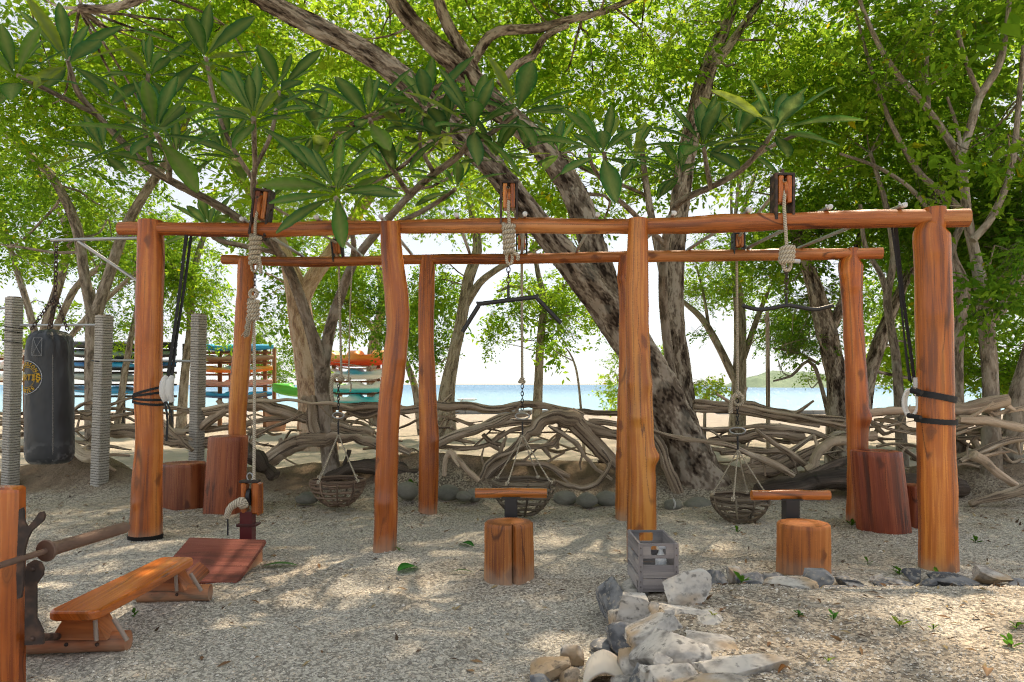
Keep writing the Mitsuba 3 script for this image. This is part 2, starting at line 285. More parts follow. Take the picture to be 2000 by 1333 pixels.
def hill(name, x0, x1, Z, ytop, col, seed):
    n, m = 60, 14; xx = np.linspace(x0, x1, n); out = []
    for jj in range(m):
        t = jj / (m - 1); h = (HY - ytop) * np.sin(np.linspace(0, np.pi, n)) ** .8 * (.55 + .7 * meshkit.fbm(np.stack([xx * .03, 0 * xx, 0 * xx], -1), 4, seed))
        h = h * np.sin(np.pi * t) * (1 + .25 * (meshkit.noise(np.stack([xx * .2, 0 * xx + t * 9, 0 * xx], -1)) - .5))
        out.append(np.stack([(xx - CX) * Z / F, np.full(n, Z + (t - .5) * Z * .25), -1 + h * Z / F], -1))
    v = np.array(out).reshape(-1, 3); i, j = np.meshgrid(np.arange(m - 1), np.arange(n - 1), indexing='ij'); k = i * n + j
    q = np.stack([k, k + 1, k + n + 1, k + n], -1).reshape(-1, 4)
    c = np.array(col) * (.7 + .6 * meshkit.fbm(v * .12, 3, seed))[:, None]
    G().add(v, np.vstack([q[:, [0, 1, 2]], q[:, [0, 2, 3]]]), None, c).put(struct(name), 'matte')
hill('island', 1440, 1640, 700, 716, (.14, .20, .13), 4)

# ---------------------------------------------------------------- trees
YEL, MID, DRK, BRT = ((.16, .34, .02), (.40, .56, .04)), ((.10, .25, .018), (.31, .46, .032)), ((.065, .19, .018), (.23, .38, .03)), ((.24, .44, .02), (.48, .64, .05))
DENS = 1.15
def leaves(g, cen, per, sr, size, cols, rng, c0):
    """Leafy sprays: each a short twig with leaves in two rows, spread in one leaning plane."""
    m = len(cen); sc = np.exp(rng.normal(size=(m, 1)) * .28); out = nrm((cen - c0) * [1, 1, .4])
    td = nrm(out * .7 + rng.normal(size=(m, 3)) * [.8, .8, .35] - [0, 0, .22]); w = nrm(EZ + .42 * rng.normal(size=(m, 3))); s0 = nrm(np.cross(w, td))
    k = np.arange(per); t = ((k // 2 + .5) / (per / 2) - .5); side = np.where(k % 2, 1., -1.); ln = (size[1] * 3.6) * sc
    rep = lambda a: np.repeat(a, per, 0); n = m * per; T_, S_, W_ = rep(td), rep(s0), rep(w); tt, sd = np.tile(t, m)[:, None], np.tile(side, m)[:, None]
    b = rep(cen) + T_ * tt * rep(ln) - EZ * (.25 * (tt + .5) ** 2 * rep(ln)) + rng.normal(size=(n, 3)) * sr * .12
    d = nrm(.6 * T_ + sd * .8 * S_ - .12 * EZ + .28 * rng.normal(size=(n, 3))); s = nrm(np.cross(d, W_ + .4 * rng.normal(size=(n, 3)))); up = np.cross(s, d)
    L = rng.uniform(size[0], size[1], n)[:, None] * rep(sc) * (1.1 - .5 * np.abs(tt)); q = rng.uniform(.19, .29, (n, 1))
    v = np.stack([b, b + .45 * L * d + q * L * s - .05 * L * up, b + L * d - .16 * L * up, b + .45 * L * d - q * L * s - .05 * L * up], 1).reshape(-1, 3)
    k = np.arange(n)[:, None] * 4; f = np.vstack([k + [[0, 1, 2]], k + [[0, 2, 3]]])
    t = np.clip(.65 * rep(rng.random((m, 1))) + .35 * rng.random((n, 1)), 0, 1)
    col = (np.array(cols[0]) * (1 - t) + np.array(cols[1]) * t) * rng.uniform(.8, 1.2, (n, 1)) * np.where(rng.random((n, 1)) < .015, [[2., 1.1, .6]], 1.)
    g.add(v, f, None, np.repeat(col, 4, 0))

def tree(name, label, limbs, bk, blobs, cols, size=(.075, .135), per=14, sr=.2, seed=1, ridge=0., cat='tree', n=10, thr=.40, group=None, tw=True, thin=.88):
    """limbs: measured rows (x, y, r) or (x, y, r, depth), each with a depth; blobs of foliage: (x, y, depth, rx, ry in px, rz in m, sprays)."""
    rng = np.random.default_rng(seed); key = thing(name, label, cat, group); sk = []
    for q, (rows, Z) in enumerate(limbs):
        P, r = pix(rows, Z); r = r * thin
        if q == 0: P[0, 2] = min(P[0, 2], float(zg(P[0, 0], P[0, 1])) - .1); r[0] *= 1.15
        big = r.max() > .11
        G().tube(P, r, n=36 if ridge and big else n, ds=.06 if ridge and big else .15, rough=.10 * r.mean(), rs=2.2, ridge=(ridge if big else ridge * .3) , seed=seed + q).put(sub(key, 'trunk' if q == 0 else 'limb'), bk)
        sk.append(np.column_stack([*[spline(np.column_stack([P, r]), .25)[:, i] for i in range(4)]]))
    sk = np.vstack(sk); lg, bg, n_t = G(), G(), 0
    for bl in blobs:
        x, y, Z, rx, ry, rz, m = bl[:7]; cc = bl[7] if len(bl) > 7 else cols; sz = bl[8] if len(bl) > 8 else size
        c0 = at(x, y, Z); ov = y < -90; ax = np.array([rx * Z / F, rz * (1. if ov or Z > 19 else 1.9), ry * Z / F])
        m = int(m * ((3.2 if Z < 8 else 1.5) if ov else DENS)); u = nrm(rng.normal(size=(m, 3))) * (rng.random((m, 1)) ** .42)
        c = c0 + u * ax; keep = meshkit.fbm(c * .95 + seed * 3.3, 2, seed) > (.415 if ov else thr); c = c[keep]
        if not len(c): continue
        leaves(lg, c, per, sr * (sz[1] / .10), sz, cc, rng, c0)
        hubs = c[rng.integers(0, len(c), max(2, int(2 + len(c) / 130)))]
        low = sk[sk[:, 2] > 1.0] if (sk[:, 2] > 1.0).any() else sk
        for h in hubs:
            dd = np.linalg.norm((low[:, :3] - h) * [1, 1, 1.3], axis=1) + .6 * np.maximum(0, low[:, 2] - h[2]); s = low[np.argmin(dd)]
            r0 = min(s[3] * .5, .009 + .007 * np.linalg.norm(h - s[:3])); mid = (s[:3] + h) / 2 + rng.normal(size=3) * .12 * np.linalg.norm(h - s[:3]) + [0, 0, .08]
            bg.tube([s[:3], s[:3] * .6 + mid * .4 + rng.normal(size=3) * .06, mid, h], [r0, r0 * .85, r0 * .65, .005], n=5, ds=.3, cap=False)
        if tw and len(c):
            hub = hubs[np.argmin(np.linalg.norm(c[:, None] - hubs[None], axis=2), axis=1)]
            e = c + nrm(hub - c) * np.minimum(.55, np.linalg.norm(hub - c, axis=1, keepdims=True)) + rng.normal(size=c.shape) * .05
            s = nrm(np.cross(e - c, EZ + .1)) * .0035; z = np.array([0, 0, .005])
            v = np.stack([c, c + s * .6, c + z * .6, e, e + s, e + z], 1).reshape(-1, 3); kk = np.arange(len(c))[:, None] * 6
            f = np.vstack([kk + [[a, b, d]] for a, b, d in ((0, 1, 4), (0, 4, 3), (1, 2, 5), (1, 5, 4), (2, 0, 3), (2, 3, 5))]); bg.add(v, f)
    if lg.n: k = sub(key, 'crown'); lg.put(k, 'leaf_mat', False); stuff(k)
    if bg.n: k = sub(key, 'twigs'); bg.put(k, bk); stuff(k)
    return key

# the great leaning tree behind the frame; its crown roofs the place
tree('leaning_tree', 'massive rough barked tree leaning left behind the middle posts', [
    ([(1392, 990, 58), (1350, 900, 52), (1305, 800, 47), (1255, 705, 42), (1195, 615, 37), (1135, 540, 31, 9.9), (1083, 475, 26, 9.7), (1030, 410, 23, 9.5), (960, 325, 22, 9.3), (880, 245, 21, 9.1), (790, 155, 20, 9), (700, 95, 19, 8.9), (600, 45, 18, 8.8), (500, -10, 16, 8.7), (380, -90, 14, 8.6), (250, -200, 12, 8.5)], 10.0),
    ([(1215, 632, 30, 10.05), (1170, 520, 27, 10.2), (1140, 420, 25, 10.3), (1105, 350, 24, 10.4), (1050, 280, 22, 10.4), (950, 185, 20, 10.4), (895, 130, 20, 10.3), (830, 70, 17, 10.2), (765, -10, 15, 10.1), (700, -120, 11, 10)], 10.2),
    ([(940, 170, 15, 10.4), (905, 100, 14, 10.3), (870, 40, 13, 10.2), (850, -40, 11, 10.1), (860, -160, 8, 10)], 10.3),
    ([(925, 120, 11), (945, 85, 11), (975, 62, 11), (1050, 56, 10), (1110, 40, 8), (1200, 15, 6), (1290, -30, 4)], 10.3),
    ([(975, 165, 8), (1010, 125, 8), (1040, 110, 8), (1065, 72, 7), (1110, 50, 6)], 10.2),
    ([(155, 16, 8), (210, 18, 9), (260, 4, 9), (330, -30, 10), (420, -70, 11)], 8.7)],
    'rough_bark', [
    (330, 40, 12.5, 260, 150, 1.4, 1000, BRT), (620, 110, 12.5, 260, 170, 1.4, 1100, BRT), (900, 60, 12.5, 240, 150, 1.4, 900, YEL), (1180, 110, 12.5, 210, 150, 1.3, 620, YEL),
    (660, 320, 13.5, 250, 110, 1.2, 620, BRT), (1020, 290, 13.5, 190, 130, 1.2, 420, BRT), (1100, 420, 13.5, 120, 70, 1., 150, YEL), (130, 150, 12.5, 200, 160, 1.3, 700, YEL),
    (200, -300, 9.5, 420, 230, 2.2, 520, MID, (.085, .13)), (800, -330, 9.5, 420, 230, 2.2, 520, MID, (.085, .13)), (1400, -300, 9.5, 420, 230, 2.2, 520, MID, (.085, .13)),
    (500, -520, 7.5, 600, 330, 1.8, 380, MID, (.085, .13)), (1300, -560, 7.5, 600, 330, 1.8, 380, MID, (.085, .13)), (1000, -900, 6.2, 900, 330, 1.4, 330, MID, (.085, .13))], YEL, ridge=.045, seed=3, thin=.80)
tree('forked_tree', 'tall grey forked tree standing just behind the leaning trunk', [
    ([(1345, 900, 26), (1335, 760, 23), (1318, 640, 23), (1318, 520, 22), (1328, 400, 22), (1342, 300, 21), (1365, 200, 21), (1385, 130, 19), (1412, 60, 14), (1440, -10, 12), (1470, -120, 9)], 12.0),
    ([(1382, 140, 14), (1420, 95, 11), (1455, 45, 9), (1485, 0, 8), (1530, -80, 6)], 11.9),
    ([(1300, 570, 8), (1285, 490, 8), (1268, 400, 8), (1258, 330, 7), (1250, 250, 5)], 12.1)], 'rough_bark',
    [(1340, 120, 14, 150, 130, 1.2, 260, YEL), (1480, 60, 13, 170, 150, 1.3, 440, YEL), (1290, 330, 14.5, 110, 90, 1., 200, MID), (1450, 250, 13.5, 130, 110, 1.2, 300, YEL), (1560, -250, 12, 400, 200, 2, 160, MID, (.1, .15))], MID, ridge=.014, seed=11, thin=.80)

# left edge
tree('pale_forked_tree', 'slim pale tree forking into a V behind the left post', [
    ([(185, 890, 17), (180, 760, 16), (182, 620, 16), (178, 600, 13), (165, 540, 11), (148, 440, 11), (100, 345, 9), (20, 270, 7), (-60, 200, 5)], 14.0),
    ([(184, 625, 14), (212, 540, 12), (243, 450, 11), (285, 375, 10), (335, 300, 8), (380, 200, 6)], 14.0)], 'smooth_bark',
    [(120, 330, 15, 190, 120, 1.3, 620), (300, 230, 15, 170, 110, 1.2, 420), (40, 430, 15.5, 120, 100, 1., 320), (200, 480, 16, 110, 60, 1., 160)], MID, seed=21)
tree('dark_stemmed_tree', 'dark many stemmed tree behind the hanging bag', [
    ([(85, 800, 12), (80, 700, 12), (92, 630, 11), (125, 520, 9), (130, 450, 7), (90, 360, 5)], 19.0),
    ([(80, 700, 9), (110, 640, 8), (150, 560, 7), (200, 520, 6), (260, 480, 5)], 19.0), ([(80, 700, 8), (55, 600, 7), (30, 520, 6), (5, 430, 5)], 19.0), ([(110, 690, 6), (180, 610, 6), (235, 560, 5), (300, 500, 4)], 19.2)], 'smooth_bark',
    [(60, 420, 20, 150, 130, 1.6, 620), (230, 440, 20, 120, 120, 1.5, 420), (30, 640, 21, 60, 60, 1, 60), (180, 620, 21, 90, 60, 1, 80)], MID, seed=25)
tree('slender_tree', 'slender tree rising above the left board rack', [
    ([(352, 790, 10), (362, 720, 9), (372, 640, 8), (374, 560, 7), (392, 480, 6), (420, 420, 4)], 23.0), ([(372, 620, 5), (350, 560, 5), (330, 500, 4)], 23.0)], 'smooth_bark',
    [(370, 550, 23, 85, 90, 1.4, 520, YEL), (330, 490, 23, 90, 80, 1.4, 380, YEL), (420, 640, 24, 40, 50, .8, 70)], MID, seed=27)
tree('slender_tree', 'thin leaning tree left of the tall front left post', [([(225, 790, 6), (245, 720, 7), (258, 650, 6), (268, 590, 5), (262, 500, 4)], 22.0)], 'smooth_bark',
    [(240, 640, 23, 90, 60, 1.2, 110, YEL), (260, 520, 23, 80, 70, 1.2, 220)], MID, seed=29)
tree('shore_bush', 'low green bush on the shore beyond the left rack', [([(470, 800, 5), (480, 750, 4), (500, 700, 3)], 30.0)], 'smooth_bark',
    [(470, 690, 30, 60, 45, 1.2, 130, MID), (540, 715, 30, 50, 45, 1.2, 130, DRK), (505, 650, 30, 40, 40, 1, 70)], MID, seed=31, cat='bush')
# middle distance
tree('pink_barked_tree', 'smooth pinkish tree with a thick Y fork behind the left basket', [
    ([(625, 830, 38), (608, 740, 32), (590, 640, 27), (580, 575, 25), (562, 510, 17), (535, 450, 14), (500, 390, 11), (450, 320, 8)], 17.0),
    ([(584, 600, 18), (610, 545, 17), (650, 490, 16), (690, 430, 13), (745, 350, 10), (790, 260, 7)], 17.0)], 'pink_bark',
    [(520, 430, 18, 110, 70, 1.4, 330, YEL), (560, 250, 17, 200, 110, 1.6, 520, BRT), (760, 250, 17, 200, 110, 1.6, 520, BRT), (420, -95, 24, 300, 60, 4, 380, MID, (.10, .16)), (900, -95, 25, 300, 60, 4, 380, MID, (.10, .16)), (560, 600, 18.5, 45, 90, .8, 110, MID), (540, 500, 19, 60, 50, .8, 100, MID)], YEL, seed=33)
tree('round_crowned_tree', 'yellow green round crowned tree behind the orange kayak', [
    ([(735, 800, 15), (728, 720, 14), (735, 650, 12), (748, 590, 10, 26), (740, 520, 7, 25)], 27.5), ([(735, 650, 7, 27.3), (690, 600, 6, 25.5), (660, 560, 4, 24)], 26.0)], 'smooth_bark',
    [(650, 590, 23.5, 75, 95, 1.2, 620, BRT), (690, 510, 23.5, 90, 60, 1.2, 380, YEL), (770, 620, 24, 70, 80, 1.2, 400, DRK), (600, 680, 23.5, 50, 50, .8, 130, MID)], YEL, seed=35)
tree('shore_tree', 'grey shore tree with one limb arching right above the sea', [
    ([(870, 800, 24), (873, 770, 18), (885, 700, 14), (902, 620, 13), (915, 545, 13), (932, 490, 11), (925, 430, 9), (910, 360, 6)], 20.0), ([(905, 605, 9), (925, 570, 9), (945, 545, 8), (985, 518, 7), (1015, 505, 6), (1060, 480, 4)], 20.0)], 'smooth_bark',
    [(850, 590, 21, 60, 80, 1.3, 360, MID), (830, 680, 21, 60, 45, 1.1, 150, DRK), (900, 400, 20, 150, 70, 1.5, 360, YEL)], MID, seed=37)
tree('bent_tree', 'small bent tree leaning left between two orange posts', [([(825, 805, 9), (812, 765, 8), (800, 725, 7), (790, 690, 5), (800, 640, 4)], 22.0)], 'smooth_bark',
    [(790, 640, 23, 50, 60, 1.1, 150, DRK)], DRK, seed=38)
tree('drooping_tree', 'open crowned tree whose foliage hangs against the sea', [
    ([(1047, 800, 11), (1052, 740, 10), (1056, 660, 9), (1062, 590, 8), (1050, 530, 6), (1040, 470, 4)], 22.0), ([(1060, 600, 5), (1100, 560, 4), (1150, 540, 3)], 22.0), ([(1058, 590, 4), (1010, 560, 4), (970, 570, 3)], 22.0)], 'smooth_bark',
    [(1060, 575, 22, 95, 50, 1.4, 260, YEL), (985, 620, 22, 50, 50, 1., 120, MID), (1120, 610, 22, 70, 55, 1., 200, YEL), (950, 680, 22, 22, 22, .5, 14, MID), (1090, 665, 22, 60, 30, .8, 60, MID), (1170, 650, 22, 40, 30, .7, 44, MID)], YEL, seed=41, sr=.22)
tree('sapling', 'bare thin sapling in front of the sea right of the middle basket', [([(1142, 815, 3.4), (1130, 750, 2.6), (1118, 700, 2.2), (1105, 680, 1.6)], 16.0), ([(1118, 705, 1.6), (1090, 690, 1.4), (1070, 675, 1.)], 16.0)], 'smooth_bark',
    [(1080, 680, 16, 35, 25, .4, 14, MID)], MID, seed=43, n=6)
tree('shore_bush', 'bright green bush at the sea edge beside the second pair of posts', [([(1225, 815, 4), (1220, 770, 3), (1205, 740, 2)], 24.0)], 'smooth_bark',
    [(1205, 760, 24, 45, 40, .9, 70, BRT), (1215, 700, 24, 40, 30, .9, 40, MID), (1290, 720, 24, 30, 50, .9, 70, MID)], MID, seed=45, cat='bush')
tree('spreading_tree', 'bare limbed spreading tree by the sea right of the great trunk', [
    ([(1438, 800, 18), (1445, 700, 14), (1445, 620, 13), (1440, 560, 10), (1430, 480, 7)], 18.0), ([(1437, 745, 9), (1400, 670, 8), (1370, 622, 7), (1335, 590, 5), (1300, 560, 3)], 18.0),
    ([(1452, 700, 7), (1478, 625, 6), (1500, 570, 4)], 18.0), ([(1385, 645, 4), (1375, 580, 3), (1360, 520, 2)], 18.0)], 'smooth_bark',
    [(1390, 570, 18.5, 90, 32, 1., 170, MID), (1480, 560, 18, 80, 50, 1.2, 260, MID), (1420, 500, 18, 110, 50, 1.4, 300, MID), (1400, -95, 25, 300, 60, 4, 380, MID, (.10, .16)), (1385, 655, 18, 40, 18, .5, 12, DRK), (1530, 640, 18.5, 60, 60, 1., 220, DRK)], MID, seed=47, size=(.06, .10))
tree('shore_bush', 'leafy bush behind the driftwood beside the great trunk base', [([(1375, 815, 4), (1378, 780, 3), (1390, 755, 2)], 15.0)], 'smooth_bark', [(1385, 762, 15, 42, 24, .5, 60, BRT)], BRT, seed=49, cat='bush', size=(.05, .08))
tree('feathery_shrub', 'feathery dark shrub overhanging the sea left of the right rear post', [([(1640, 700, 5), (1590, 715, 4), (1545, 735, 3), (1510, 745, 2)], 15.0), ([(1600, 712, 3), (1560, 690, 3), (1510, 680, 2)], 15.0)], 'smooth_bark',
    [(1560, 660, 15, 90, 45, .9, 330, DRK), (1600, 600, 15, 80, 55, .9, 330, MID), (1570, 735, 16, 60, 12, .5, 30, MID)], DRK, seed=51, cat='shrub', size=(.045, .075), sr=.16)
# right edge
tree('rough_pale_tree', 'pale ridged old trunk just left of the rear right post', [([(1640, 830, 26), (1636, 760, 21), (1628, 710, 20), (1612, 640, 21), (1590, 560, 15), (1560, 470, 11), (1540, 380, 8)], 14.0), ([(1620, 650, 12), (1650, 580, 10), (1670, 500, 8), (1700, 400, 6)], 14.0)], 'rough_bark',
    [(1560, 460, 14.5, 130, 90, 1.2, 460, MID), (1560, 320, 14, 150, 110, 1.3, 240, YEL), (1690, 420, 14.5, 110, 110, 1.2, 300, MID)], DRK, ridge=.02, seed=53)
tree('rough_pale_tree', 'old cracked trunk leaning right between the two right posts', [([(1668, 830, 20), (1690, 760, 17), (1705, 710, 15), (1722, 655, 13), (1750, 590, 10), (1790, 500, 8)], 14.5)], 'rough_bark',
    [(1800, 420, 15, 130, 120, 1.3, 420, DRK), (1750, 700, 17, 60, 60, 1., 260, BRT)], DRK, ridge=.016, seed=55)
tree('straight_stemmed_tree', 'thin grey tree seen between the rear and front right posts', [([(1765, 810, 12), (1752, 720, 10), (1740, 640, 9), (1733, 580, 9), (1745, 500, 7), (1730, 400, 6), (1700, 300, 4)], 12.0), ([(1735, 590, 7), (1722, 540, 6), (1690, 480, 5), (1680, 400, 4)], 12.0)], 'smooth_bark',
    [(1700, 250, 13, 170, 130, 1.2, 300, YEL), (1640, 130, 12.5, 170, 140, 1.2, 340, YEL)], DRK, seed=57)
tree('straight_stemmed_tree', 'slim grey tree directly right of the front right post', [([(1872, 830, 16), (1868, 720, 14), (1878, 620, 12), (1885, 560, 11), (1860, 490, 8), (1880, 420, 8), (1830, 370, 7), (1790, 330, 6), (1740, 240, 5), (1700, 130, 4), (1670, 20, 3)], 11.0), ([(1880, 600, 8), (1860, 540, 7), (1850, 470, 6), (1790, 380, 5), (1720, 330, 4), (1640, 300, 3)], 11.0)], 'smooth_bark',
    [(1760, 60, 11, 170, 140, 1.2, 330, MID, (.09, .15)), (1880, 450, 12.5, 120, 120, 1., 420, DRK)], DRK, seed=59)
tree('candelabra_tree', 'grey tree with branches spreading like a fan at the right edge', [
    ([(1937, 830, 20), (1935, 760, 17), (1930, 680, 17), (1920, 580, 16), (1905, 500, 12), (1890, 430, 11), (1880, 340, 10), (1872, 305, 9), (1835, 245, 8), (1800, 200, 7), (1735, 120, 6), (1690, 30, 5), (1660, -60, 4)], 10.0),
    ([(1876, 310, 9), (1898, 240, 9), (1913, 190, 9), (1950, 130, 8), (1965, 60, 6), (1975, -40, 5)], 10.0), ([(1915, 190, 6), (1890, 130, 5), (1870, 60, 4)], 10.0), ([(1900, 470, 8), (1940, 420, 8), (1975, 330, 7), (1990, 200, 6), (2000, 90, 5)], 9.9),
    ([(1925, 640, 13), (1965, 590, 13), (2010, 510, 12), (2060, 430, 10)], 10.0), ([(1815, 215, 4), (1810, 120, 4), (1830, 20, 3)], 10.0), ([(1880, 330, 4), (1872, 260, 4), (1850, 190, 3)], 10.)], 'smooth_bark',
    [(1900, 60, 11.5, 180, 140, 1.2, 360, MID, (.10, .17)), (1960, 260, 11.5, 130, 140, 1.1, 300, MID, (.10, .16)), (1830, 260, 12.5, 150, 120, 1.1, 300, MID), (1900, -250, 10, 420, 200, 2., 130, MID, (.1, .15)), (1960, 480, 11.5, 90, 110, .9, 300, DRK), (1850, 330, 9.4, 160, 120, .3, 34, MID), (1950, 180, 9.3, 110, 160, .3, 34, MID), (1780, 120, 9.6, 150, 110, .3, 34, MID), (1960, 560, 9.3, 70, 90, .3, 60, DRK)], DRK, seed=61)
tree('stout_leaning_tree', 'stout smooth trunk leaning right at the far right edge', [([(1965, 890, 24), (1985, 800, 22), (2005, 720, 20), (2030, 640, 18), (2080, 520, 15)], 10.8)], 'smooth_bark',
    [(2030, 420, 11, 120, 140, 1., 260, DRK)], DRK, seed=63)
tree('thicket_tree', 'dense sunlit thicket tree behind the right grove', [([(1830, 820, 12), (1825, 700, 10), (1815, 600, 8), (1800, 500, 6)], 18.0), ([(1825, 690, 6), (1900, 600, 6), (1960, 520, 5)], 18.0)], 'smooth_bark',
    [(1830, 640, 18, 110, 110, 1.4, 700, YEL), (1960, 620, 17, 110, 130, 1.4, 700, MID), (1880, 480, 18, 150, 110, 1.5, 620, YEL), (1760, 560, 18, 90, 90, 1.3, 380, MID), (1980, 740, 16, 80, 60, 1., 330, MID), (1700, 350, 17, 200, 130, 1.6, 700, YEL), (1850, 200, 16, 220, 170, 1.6, 560, YEL), (1550, 200, 16.5, 170, 150, 1.6, 430, YEL)], MID, seed=65)

# plumeria: every large leaf is a part
def big_leaf(L, W, rng, fold=.18, droop=.25):
    n = 13; t = np.linspace(0, 1, n); tw = rng.normal() * .05; bend = rng.normal() * .06; w = W * .5 * np.sin(np.pi * np.clip(t * .95 + .03, 0, 1) ** 1.35) ** .85; w[0] = .006
    y = L * t; z = -droop * L * t ** 2; v, c = [], []
    base = np.array([[.026, .12, .030], [.048, .165, .026], [.034, .13, .046]][rng.integers(3)]) * rng.uniform(.8, 1.3)
    if rng.random() < .14: base = np.array([[.28, .36, .03], [.12, .26, .03]][rng.integers(2)])
    rib = np.array([.22, .30, .09])
    for k in range(n):
        rip = .003 * np.sin(k * 2.2)
        for s, q in ((-1, w[k]), (-.06, .07 * w[k] + .002), (.06, .07 * w[k] + .002), (1, w[k])):
            sg = np.sign(s); v.append([sg * q + bend * L * t[k] ** 2, y[k], z[k] + (fold * q * (abs(s) > .5)) + rip * (abs(s) > .5) * sg + tw * q * sg * t[k] * 4]); c.append((base * (1 + .22 * (k % 2))) if abs(s) > .5 else rib * .95 + base * .05)
    f = []
    for k in range(n - 1):
        for m in range(3): a = k * 4 + m; f += [[a, a + 1, a + 5], [a, a + 5, a + 4]]
    return np.array(v), np.array(f), np.array(c)
def rosette(key, tip, axis, rng, L=.46, n=13):
    L = L * rng.uniform(1.06, 1.24)
    axis = nrm(axis); x = nrm(np.cross(axis, [.3, .9, .1])); y = np.cross(axis, x)
    for k in range(n):
        az = k * 2.4 + rng.uniform(-.25, .25); q = k / n; el = math.radians(72 - 92 * q ** .8 + rng.uniform(-10, 10))
        rad = np.cos(az) * x + np.sin(az) * y; d = nrm(np.cos(el) * rad + np.sin(el) * axis)
        l = L * rng.uniform(.82, 1.12) * (.5 + .5 * min(1, q * 3 + .15)); up = nrm(axis * np.cos(el) - rad * np.sin(el)); s = np.cross(d, up)
        v, f, c = big_leaf(l, l * rng.uniform(.25, .31), rng, droop=rng.uniform(.02, .30) * (.3 + q))
        M = np.stack([s, d, up], 1); b = tip - axis * .09 * q + rad * .015
        v = b + d * .03 + v @ M.T
        if USED.get(key + '__leaf', 0) < 300: G().add(v, f, None, c).put(sub(key, 'leaf'), 'big_leaf')
        else: REST.add(v, f, None, c)
REST = G()
def plumeria(label, limbs, ros, seed):
    rng = np.random.default_rng(seed); key = thing('plumeria_tree', label, 'tree')
    for q, (rows, Z) in enumerate(limbs):
        P, r = pix(rows, Z)
        if q == 0: P[0, 2] = float(zg(P[0, 0], P[0, 1])) - .1
        G().tube(P, r, n=10, ds=.08, rough=.12 * r.mean(), rs=9, seed=seed + q).put(sub(key, 'trunk' if q == 0 else 'branch'), 'smooth_bark')
    pg = G()
    global REST
    REST = G()
    for x, y, Z, ax, L, n in sorted(ros, key=lambda q: q[2]): rosette(key, at(x, y, Z), ax, rng, L, n + 3)
    if REST.n: k = sub(key, 'leaves'); REST.put(k, 'big_leaf'); stuff(k)
    return key
LB = [(400, 388, 8, 8.0), (300, 335, 7.5, 7.5), (240, 278, 7, 7.1), (190, 225, 6, 6.8), (152, 180, 5.5, 6.5), (132, 118, 4.5, 6.3)]
plumeria('plumeria with forked grey trunk behind the left basket and big glossy leaves', [
    ([(655, 975, 19), (645, 900, 17), (638, 830, 15), (630, 760, 15), (628, 715, 16), (605, 640, 11, 9.9), (580, 565, 11, 9.7), (545, 495, 9, 9.2), (470, 430, 8, 8.5)] + LB, 10.2),
    ([(630, 720, 13), (645, 640, 11, 10.1), (668, 570, 10, 9.9), (690, 515, 9, 9.6), (735, 455, 8, 9.1), (800, 382, 7, 8.3), (848, 340, 7, 7.7), (900, 300, 6, 7.1), (925, 250, 5, 6.6)], 10.2),
    ([(190, 225, 5, 6.8), (130, 195, 5, 6.4), (70, 165, 4, 6.1), (35, 148, 4, 5.9)], 6.5), ([(330, 350, 6, 7.6), (330, 310, 5, 7.1), (305, 262, 5, 6.4)], 7), ([(560, 520, 6, 9.4), (500, 400, 6, 8.0), (498, 320, 5, 6.9), (495, 232, 5, 6.0)], 7),
    ([(500, 360, 5, 7.4), (450, 280, 4, 7.1), (420, 200, 4, 6.9), (402, 112, 4, 6.7)], 7), ([(498, 330, 4, 7), (530, 260, 4, 6.8), (545, 178, 4, 6.6)], 7), ([(690, 515, 6, 9.6), (690, 470, 5, 8.2), (672, 420, 5, 7.0), (656, 388, 5, 6.05)], 7),
    ([(800, 382, 5, 8.3), (760, 320, 5, 7.4), (735, 270, 4, 6.8), (722, 232, 4, 6.5)], 7), ([(848, 340, 5, 7.7), (820, 280, 4, 7.2), (832, 215, 4, 6.9)], 7), ([(900, 300, 5, 7.1), (960, 260, 5, 6.8), (1010, 222, 4, 6.6)], 7), ([(735, 455, 5, 9.1), (830, 410, 5, 8.6), (890, 370, 4, 8.2)], 8.5), ([(545, 495, 5, 9.2), (430, 470, 5, 8.9), (410, 450, 4, 8.6)], 8.5),
    ([(300, 335, 5, 7.5), (280, 230, 4, 7.2), (290, 145, 4, 7.0)], 7)],
    [(132, 112, 6.3, (.1, -.2, 1), .46, 12), (30, 142, 5.9, (-.1, -.3, 1), .46, 12), (303, 250, 6.3, (.1, -.5, 1), .50, 15), (495, 222, 5.9, (0, -.6, 1), .50, 15), (401, 104, 6.7, (.1, -.1, 1), .44, 12), (546, 168, 6.6, (.2, -.1, 1), .44, 12),
     (655, 366, 5.95, (0, -.75, .7), .42, 14), (720, 222, 6.5, (-.1, -.3, 1), .46, 13), (832, 205, 6.9, (0, -.2, 1), .46, 13), (928, 240, 6.4, (.1, -.5, 1), .52, 15), (1012, 212, 6.6, (.2, -.2, 1), .46, 13), (893, 362, 8.2, (.2, -.1, 1), .44, 11), (408, 440, 8.6, (-.3, 0, 1), .4, 10), (292, 138, 7., (0, 0, 1), .42, 11), (600, 330, 7.5, (.0, -.3, 1), .45, 12), (760, 330, 7.6, (0, -.3, 1), .42, 11), (200, 290, 7.0, (-.3, -.3, 1), .44, 10), (620, 250, 7.2, (.1, -.2, 1), .44, 11), (345, 300, 7.4, (0, -.2, 1), .42, 10), (440, 290, 7.3, (.1, -.2, 1), .42, 9), (790, 250, 7.0, (0, -.3, 1), .44, 10), (970, 300, 7.0, (.2, -.2, 1), .42, 10), (870, 250, 6.8, (-.1, -.3, 1), .44, 10)], 71)
